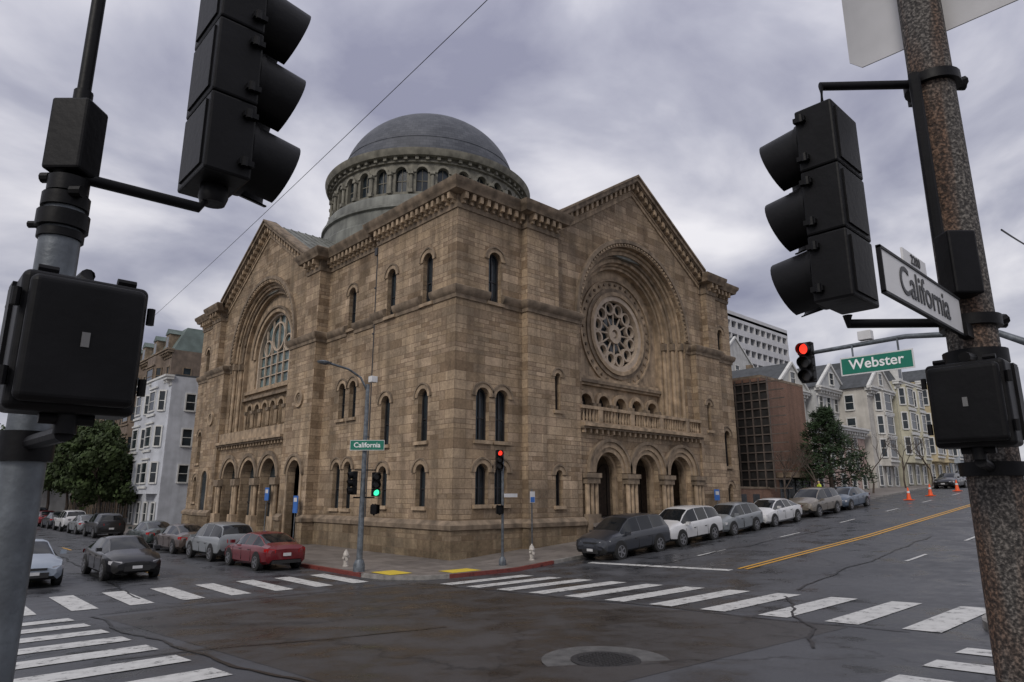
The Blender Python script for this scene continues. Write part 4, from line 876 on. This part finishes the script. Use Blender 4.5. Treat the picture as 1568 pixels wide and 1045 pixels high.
def evergreen(x,y,H,R,seed):
    random.seed(seed);z=gz(x,y);b=MB();b.tube([(x,y,z),(x+.15,y,z+H*.5),(x,y,z+H*.95)],.2,BARK,8,r2=.04);vs=[];fs=[]
    cl=[]
    for i in range(30):
        t=(i+.5)/30;an=i*2.4;rr=R*(1-t)**.6*(.45+.5*random.random());h_=z+H*(.18+.78*t)
        p=Vector((x+rr*math.cos(an),y+rr*math.sin(an),h_));cl.append((p,(.35+.5*(1-t))*R*.42));b.tube([(x,y,h_-.4),tuple(p)],.05,BARK,5)
    for i in range(8500):
        c,rad=random.choice(cl);v=Vector((random.gauss(0,1),random.gauss(0,1),random.gauss(0,.6))).normalized()*rad*random.uniform(.4,1.1);p=c+v
        d=Vector((random.uniform(-1,1),random.uniform(-1,1),random.uniform(-.2,.9))).normalized();s=d.orthogonal().normalized()
        k=len(vs);vs+=[p,p+d*.15+s*.05,p+d*.34,p+d*.15-s*.05];fs.append((k,k+1,k+2,k+3))
    b.add(vs,fs,PINE);b.obj('evergreen_tree')
evergreen(37.6,-1.6,7.6,2.9,5)
def bare(x,y,H,seed):
    random.seed(seed);b=MB();tips=[];branch(b,Vector((x,y,gz(x,y))),Vector((0,0,1)),H*.3,.09,5,tips,.75);b.obj('bare_street_tree')
for i,(x,y,H) in enumerate(((27.6,-2.4,4.6),(32.8,-2.4,5.6),(43.6,-2.6,6.0),(52,-2.6,5.5),(60,-2.6,6))):bare(x,y,H,50+i)
# ================================================================ BACKGROUND BUILDINGS
TRIMW=mat('painted_white_trim',(.56,.56,.54),.6,.12,2)
def winrect(b,F,a0,a1,z0,z1,d=0,trim=TRIMW):
    b.box(F,a0-.12,a0,d,d+.09,z0-.12,z1+.12,trim);b.box(F,a1,a1+.12,d,d+.09,z0-.12,z1+.12,trim)
    b.box(F,a0,a1,d,d+.09,z1,z1+.14,trim);b.box(F,a0,a1,d,d+.13,z0-.14,z0,trim)
    b.box(F,a0,a1,d,d+.02,z0,z1,GLASS);b.box(F,a0,a1,d+.02,d+.06,(z0+z1)/2-.03,(z0+z1)/2+.03,trim)
def victorian(name,F,a0,a1,z0,z1,depth,wall,bays,st=3,roof='flat',roofm=None,trim=TRIMW,base=None):
    b=MB();b.box(F,a0,a1,-depth,0,z0-2,z1,wall);H=(z1-z0-.6)/st
    occupied=[]
    for bc,bw in bays:
        P0=F(bc-bw/2,0,0);P1=F(bc-bw/2+.7,.85,0);P2=F(bc+bw/2-.7,.85,0);P3=F(bc+bw/2,0,0)
        zb=z0+H*.92;zt=z1-.35
        vs=[(p[0],p[1],z) for z in(zb,zt) for p in(P0,P1,P2,P3)];b.add(vs,[(0,1,5,4),(1,2,6,5),(2,3,7,6),(0,1,2,3),(4,5,6,7)],wall)
        for s in range(1 if st>1 else 0,st):
            zz=z0+s*H+.75
            fr=lambda a,d,z:F(a,.85+d,z)
            winrect(b,fr,bc-bw/2+.95,bc+bw/2-.95,zz,zz+1.75,.0,trim)
            b.box(fr,bc-bw/2+.6,bc+bw/2-.6,0,.12,zz-.55,zz-.35,trim);b.box(fr,bc-bw/2+.6,bc+bw/2-.6,0,.14,zz+2.05,zz+2.2,trim)
            for A,B in((P0,P1),(P2,P3)):
                A2=Vector(A[:2]);B2=Vector(B[:2]);LL=(B2-A2).length;fo=frame(A2,B2)
                mid=(A2+B2)/2;t=Vector(fo(LL/2,1,0)[:2])-mid;cen=Vector(F(bc,-1,0)[:2])
                if t.dot(mid-cen)<0:fo=frame(A2,B2,True)
                winrect(b,fo,.3,LL-.3,zz,zz+1.75,.0,trim)
        occupied.append((bc-bw/2-.3,bc+bw/2+.3))
    a=a0+.9
    while a<a1-.9:
        if not any(o[0]<a+.45 and a-.45<o[1] for o in occupied):
            for s in range(1,st):
                zz=z0+s*H+.8;winrect(b,F,a-.42,a+.42,zz,zz+1.6,0,trim)
        a+=1.9
    k=int((a1-a0)/2.2)
    for i in range(k):
        c=a0+(i+.5)*(a1-a0)/k;winrect(b,F,c-.5,c+.5,z0+.3,z0+2.2,.05,trim)
    FS=lambda a,d,z:(lambda p,q:(p[0]+(p[0]-q[0])*d,p[1]+(p[1]-q[1])*d,z))(F(a0,-a,0),F(a0+1,-a,0))
    for s in range(1,st):
        for i in range(int(depth/3.2)):
            c=1.8+i*3.2;zz=z0+s*H+.8;winrect(b,FS,c-.4,c+.4,zz,zz+1.5,0,trim)
    b.box(F,a0-.15,a1+.15,-.1,.55,z1-.35,z1-.1,trim);b.box(F,a0-.2,a1+.2,-.1,.7,z1-.1,z1+.08,trim);b.box(F,a0,a1,0,.12,z1-.9,z1-.65,trim)
    n=int((a1-a0)/.6)
    for i in range(n):
        c=a0+(i+.5)*(a1-a0)/n;b.box(F,c-.09,c+.09,0,.45,z1-.65,z1-.35,trim)
    rm=roofm or LEAD
    if roof=='gable':
        c=(a0+a1)/2;hh=(a1-a0)*.42;b.prism(F,[(a0-.3,z1),(a1+.3,z1),(c,z1+hh)],-depth,.3,rm,True);b.prism(F,[(a0+.1,z1+.08),(a1-.1,z1+.08),(c,z1+hh-.25)],.2,.36,wall,True);winrect(b,lambda a,d,z:F(a,.36+d,z),c-.5,c+.5,z1+.5,z1+1.7,0,trim)
        for sg in(-1,1):b.prism(F,[(c,z1+hh+.1),(c,z1+hh-.18),(c+sg*(a1-a0)/2+sg*.4,z1-.15),(c+sg*(a1-a0)/2+sg*.4,z1+.1)],.2,.5,trim,True)
        b.box(F,c-1.6,c-1.0,-depth*.5-.3,-depth*.5+.3,z1+.5,z1+hh+.9,TRD)
    elif roof=='mansard':
        b.add([F(a0,-.1,z1),F(a1,-.1,z1),F(a1-.8,-1.6,z1+3),F(a0+.8,-1.6,z1+3),F(a0,-depth,z1),F(a1,-depth,z1),F(a1-.8,-depth+1,z1+3),F(a0+.8,-depth+1,z1+3)],[(0,1,2,3),(1,5,6,2),(4,0,3,7),(3,2,6,7)],rm)
        for i in range(max(1,int((a1-a0)/5))):
            c=a0+2.5+i*5;b.box(F,c-.7,c+.7,-1.6,.0,z1+.3,z1+2.2,trim);b.box(F,c-.45,c+.45,0,.02,z1+.6,z1+1.9,GLASS);b.prism(F,[(c-.85,z1+2.2),(c+.85,z1+2.2),(c,z1+2.9)],-1.6,.1,rm)
    else:
        b.box(F,a0+.1,a1-.1,-depth+.1,-.3,z1,z1+.2,rm)
    return b.obj(name)
Wl=lambda n,c:mat('clapboard_'+n,c,.75,.15,1.2,.15,bscale=5,streak=.25)
DK=mat('dark_slate_roof',(.05,.055,.06),.7,.3,2)
FLb=lambda u0:(lambda a,d,z:(u0-d,a,z))
FRb=lambda v0:(lambda a,d,z:(a,v0-d,z))
victorian('white_victorian_house',FLb(-.6),42.0,51.5,0,13.8,14,Wl('white',(.48,.50,.54)),[(44.4,3.6),(48.9,3.6)],4,'flat',DK)
BR=mat('brown_stucco',(.17,.13,.10),.85,.25,1.5,.2,streak=.4)
victorian('brown_apartment_building',FLb(3.5),58,104,0,19.5,25,BR,[(63,4.5),(72,4.5),(82,4.5),(93,4.5)],5,'mansard',mat('green_grey_mansard',(.10,.13,.12),.7,.3,1),TRD)
BRM=brickmat('red_brick',[(.19,.10,.068),(.25,.135,.092),(.22,.115,.078)],(.22,.18,.15),.24,.08,.008,.2,False,blotch=.15)
SCR=mat('brown_metal_screen',(.10,.08,.068),.6,.3,3);DGL=mat('shaded_panel',(.025,.024,.024),.5,.5,1.2,spec=.2)
rt=root('modern_brick_building',(36,6,2));b=MB();F=FRb(1.0)
b.box(F,32.2,40.0,-18,0,0,12.3,BRM);F2=lambda a,d,z:(32.2-d,a,z)
b.box(F2,.4,14,0,.02,3.5,12.0,DGL)
for i in range(20):b.box(F2,.4+i*.7,.48+i*.7,.02,.16,3.2,12.2,SCR)
for i in range(13):
    z=3.4+i*.7;b.box(F2,-.9,14,.02,.12,z,z+.09,SCR)
b.box(F,32.2,40.0,-18,.02,12.3,12.5,TRD);b.box(F,26.2,32.2,-.3,0,0,3.4,BRM);b.box(F,26.1,32.2,-.35,.05,3.4,3.55,TRD)
for a in(28,30):b.box(F,a-.5,a+.5,0,.02,1.9,3.0,GLASS)
b.box(F,33.5,39.8,0,1.2,4.3,4.7,TRD);b.box(F,34,39.5,0.,.02,2.2,4.2,GLASS)
for a in(34,35.4,36.8,38.2,39.5):b.box(F,a-.06,a+.06,.02,.08,2.2,4.2,GALV)
b.obj('walls',rt)
b=MB();F=FRb(46);CW=mat('tower_white_concrete',(.52,.52,.53),.7,.1,.3);TG=mat('tower_glass',(.10,.11,.12),.3,.6,.35)
b.box(F,106,138,-22,-.8,0,40.5,TG)
for i in range(14):
    z=3+i*2.85;b.box(F,105.8,138.2,-22.2,0,z,z+1.35,CW)
for i in range(13):
    a=105.9+i*2.66;b.box(F,a-.18,a+.18,-.9,.03,0,40.6,CW)
b.box(F,105.8,138.2,-22.2,0,40.8,42.2,CW);b.box(F,114,126,-16,-6,42.2,44.5,CW);b.obj('white_apartment_tower')
PK=mat('pink_stucco',(.42,.31,.27),.8,.15,1.2,.2,streak=.3);
rb=mat('brown_shingle_roof',(.10,.075,.06),.8,.3,2)
def gzz(u):return gz(u,0)
victorian('pink_apartment_building',FRb(1.5),41.5,54.5,gzz(44)-.4,9.4,14,PK,[],3,'flat',rb)
victorian('white_gabled_house',FRb(5),43,49.5,gzz(46),13.2,16,Wl('offwhite',(.48,.48,.45)),[],4,'gable',DK)
victorian('grey_gabled_house',FRb(4),50,56.5,gzz(52),13.8,16,Wl('greywhite',(.43,.44,.44)),[],4,'gable',DK)
victorian('white_victorian_house',FRb(1),55.3,62,gzz(58),14.0,14,Wl('warmwhite',(.48,.46,.42)),[(58.6,3.8)],4,'gable',DK)
victorian('cream_victorian_house',FRb(.5),62.5,70,gzz(66),15.4,14,Wl('cream',(.44,.42,.32)),[(64.6,3.6),(68.2,3.2)],4,'mansard',DK)
victorian('yellow_victorian_house',FRb(.5),70.5,79,gzz(75),16.2,14,Wl('yellow',(.45,.38,.24)),[(73,3.8),(77,3.6)],4,'flat',DK)
victorian('grey_victorian_house',FRb(.5),79.5,90,gzz(85),15.5,14,Wl('grey',(.3,.33,.36)),[(82,3.8),(87,3.8)],4,'gable',DK)
victorian('beige_apartment_building',FRb(.5),90.5,118,gzz(100),18.5,18,Wl('beige',(.42,.37,.3)),[(95,4),(102,4),(109,4)],5,'flat',DK)
victorian('white_rear_house',FRb(22),60,74,4,19,12,Wl('pale',(.46,.46,.45)),[(64,3.6),(70,3.6)],5,'gable',DK)
victorian('grey_apartment_building',FLb(-.5),108,140,0,13,20,Wl('ash',(.3,.3,.3)),[(114,4),(124,4),(134,4)],4,'flat')
victorian('tan_apartment_building',FRb(172),-60,20,0,14,20,Wl('tan',(.3,.25,.2)),[(-40,4),(-28,4),(-12,4),(0,4)],4,'flat')
# ================================================================ OVERHEAD WIRES
b=MB()
def wire(p,q,sag,r):
    p=Vector(p);q=Vector(q);pts=[]
    for i in range(17):
        t=i/16;w=p.lerp(q,t);w.z-=sag*4*t*(1-t);pts.append(w)
    b.tube(pts,r,BLK,5,caps=False)
p1=Vector(cf(-1.75,20.5,19.4));p2=Vector(cf(-35,62,19.2));wire(p1+(p1-p2)*.25,p2,.25,.015)
wire(cf(4.55,5.8,5.35),cf(12,13.6,7.9),.1,.009)
b.obj('overhead_wire')
# ================================================================ LIGHT, SKY, CAMERA
w=bpy.data.worlds.new('World');bpy.context.scene.world=w;w.use_nodes=True;nt=w.node_tree;L=nt.links.new
bg=nt.nodes['Background'];bg.inputs['Strength'].default_value=.1
sundir=Vector((-.85,-.35,.75)).normalized()
sky=N(nt,'ShaderNodeTexSky',sky_type='NISHITA');sky.sun_disc=False;sky.sun_elevation=math.asin(sundir.z);sky.sun_rotation=math.atan2(sundir.x,sundir.y)
tc=N(nt,'ShaderNodeTexCoord');sp=N(nt,'ShaderNodeSeparateXYZ');L(tc.outputs['Generated'],sp.inputs[0])
az=N(nt,'ShaderNodeMath',operation='MAXIMUM');az.inputs[1].default_value=0;L(sp.outputs[2],az.inputs[0])
ad=N(nt,'ShaderNodeMath',operation='ADD');ad.inputs[1].default_value=.28;L(az.outputs[0],ad.inputs[0])
dx=N(nt,'ShaderNodeMath',operation='DIVIDE');L(sp.outputs[0],dx.inputs[0]);L(ad.outputs[0],dx.inputs[1])
dy=N(nt,'ShaderNodeMath',operation='DIVIDE');L(sp.outputs[1],dy.inputs[0]);L(ad.outputs[0],dy.inputs[1])
cb=N(nt,'ShaderNodeCombineXYZ');L(dx.outputs[0],cb.inputs[0]);L(dy.outputs[0],cb.inputs[1])
n1=N(nt,'ShaderNodeTexNoise');n1.inputs['Scale'].default_value=1.9;n1.inputs['Detail'].default_value=8;n1.inputs['Roughness'].default_value=.5;n1.inputs['Distortion'].default_value=.35;L(cb.outputs[0],n1.inputs['Vector'])
cr=ramp(nt,[(.34,(.31,.315,.42)),(.45,(.50,.505,.60)),(.53,(.72,.715,.79)),(.64,(1.0,.98,1.02))]);L(n1.outputs['Fac'],cr.inputs[0])
gr=N(nt,'ShaderNodeMapRange');gr.inputs[1].default_value=0;gr.inputs[2].default_value=1;gr.inputs[3].default_value=7.0;gr.inputs[4].default_value=12.5;L(az.outputs[0],gr.inputs[0])
vm=N(nt,'ShaderNodeVectorMath',operation='SCALE');L(cr.outputs[0],vm.inputs[0]);L(gr.outputs[0],vm.inputs['Scale'])
mx=N(nt,'ShaderNodeMix');mx.data_type='RGBA';mx.inputs[0].default_value=.93;L(sky.outputs[0],mx.inputs[6]);L(vm.outputs[0],mx.inputs[7]);L(mx.outputs[2],bg.inputs[0])
sl=bpy.data.lights.new('sun','SUN');sl.energy=1.5;sl.angle=math.radians(18);sl.color=(1,.94,.86)
so=bpy.data.objects.new('sun',sl);COL.objects.link(so);so.rotation_euler=(-sundir).to_track_quat('-Z','Y').to_euler();so.location=(-30,-30,40)
cd=bpy.data.cameras.new('camera');cd.sensor_width=36;cd.lens=1020/1568*36;cd.clip_start=.1;cd.clip_end=3000
co=bpy.data.objects.new('camera',cd);COL.objects.link(co);co.location=CAM;co.rotation_euler=(math.radians(103),0,-math.radians(42.8));bpy.context.scene.camera=co
sc=bpy.context.scene;sc.view_settings.view_transform='Standard';sc.view_settings.look='None';sc.view_settings.exposure=0
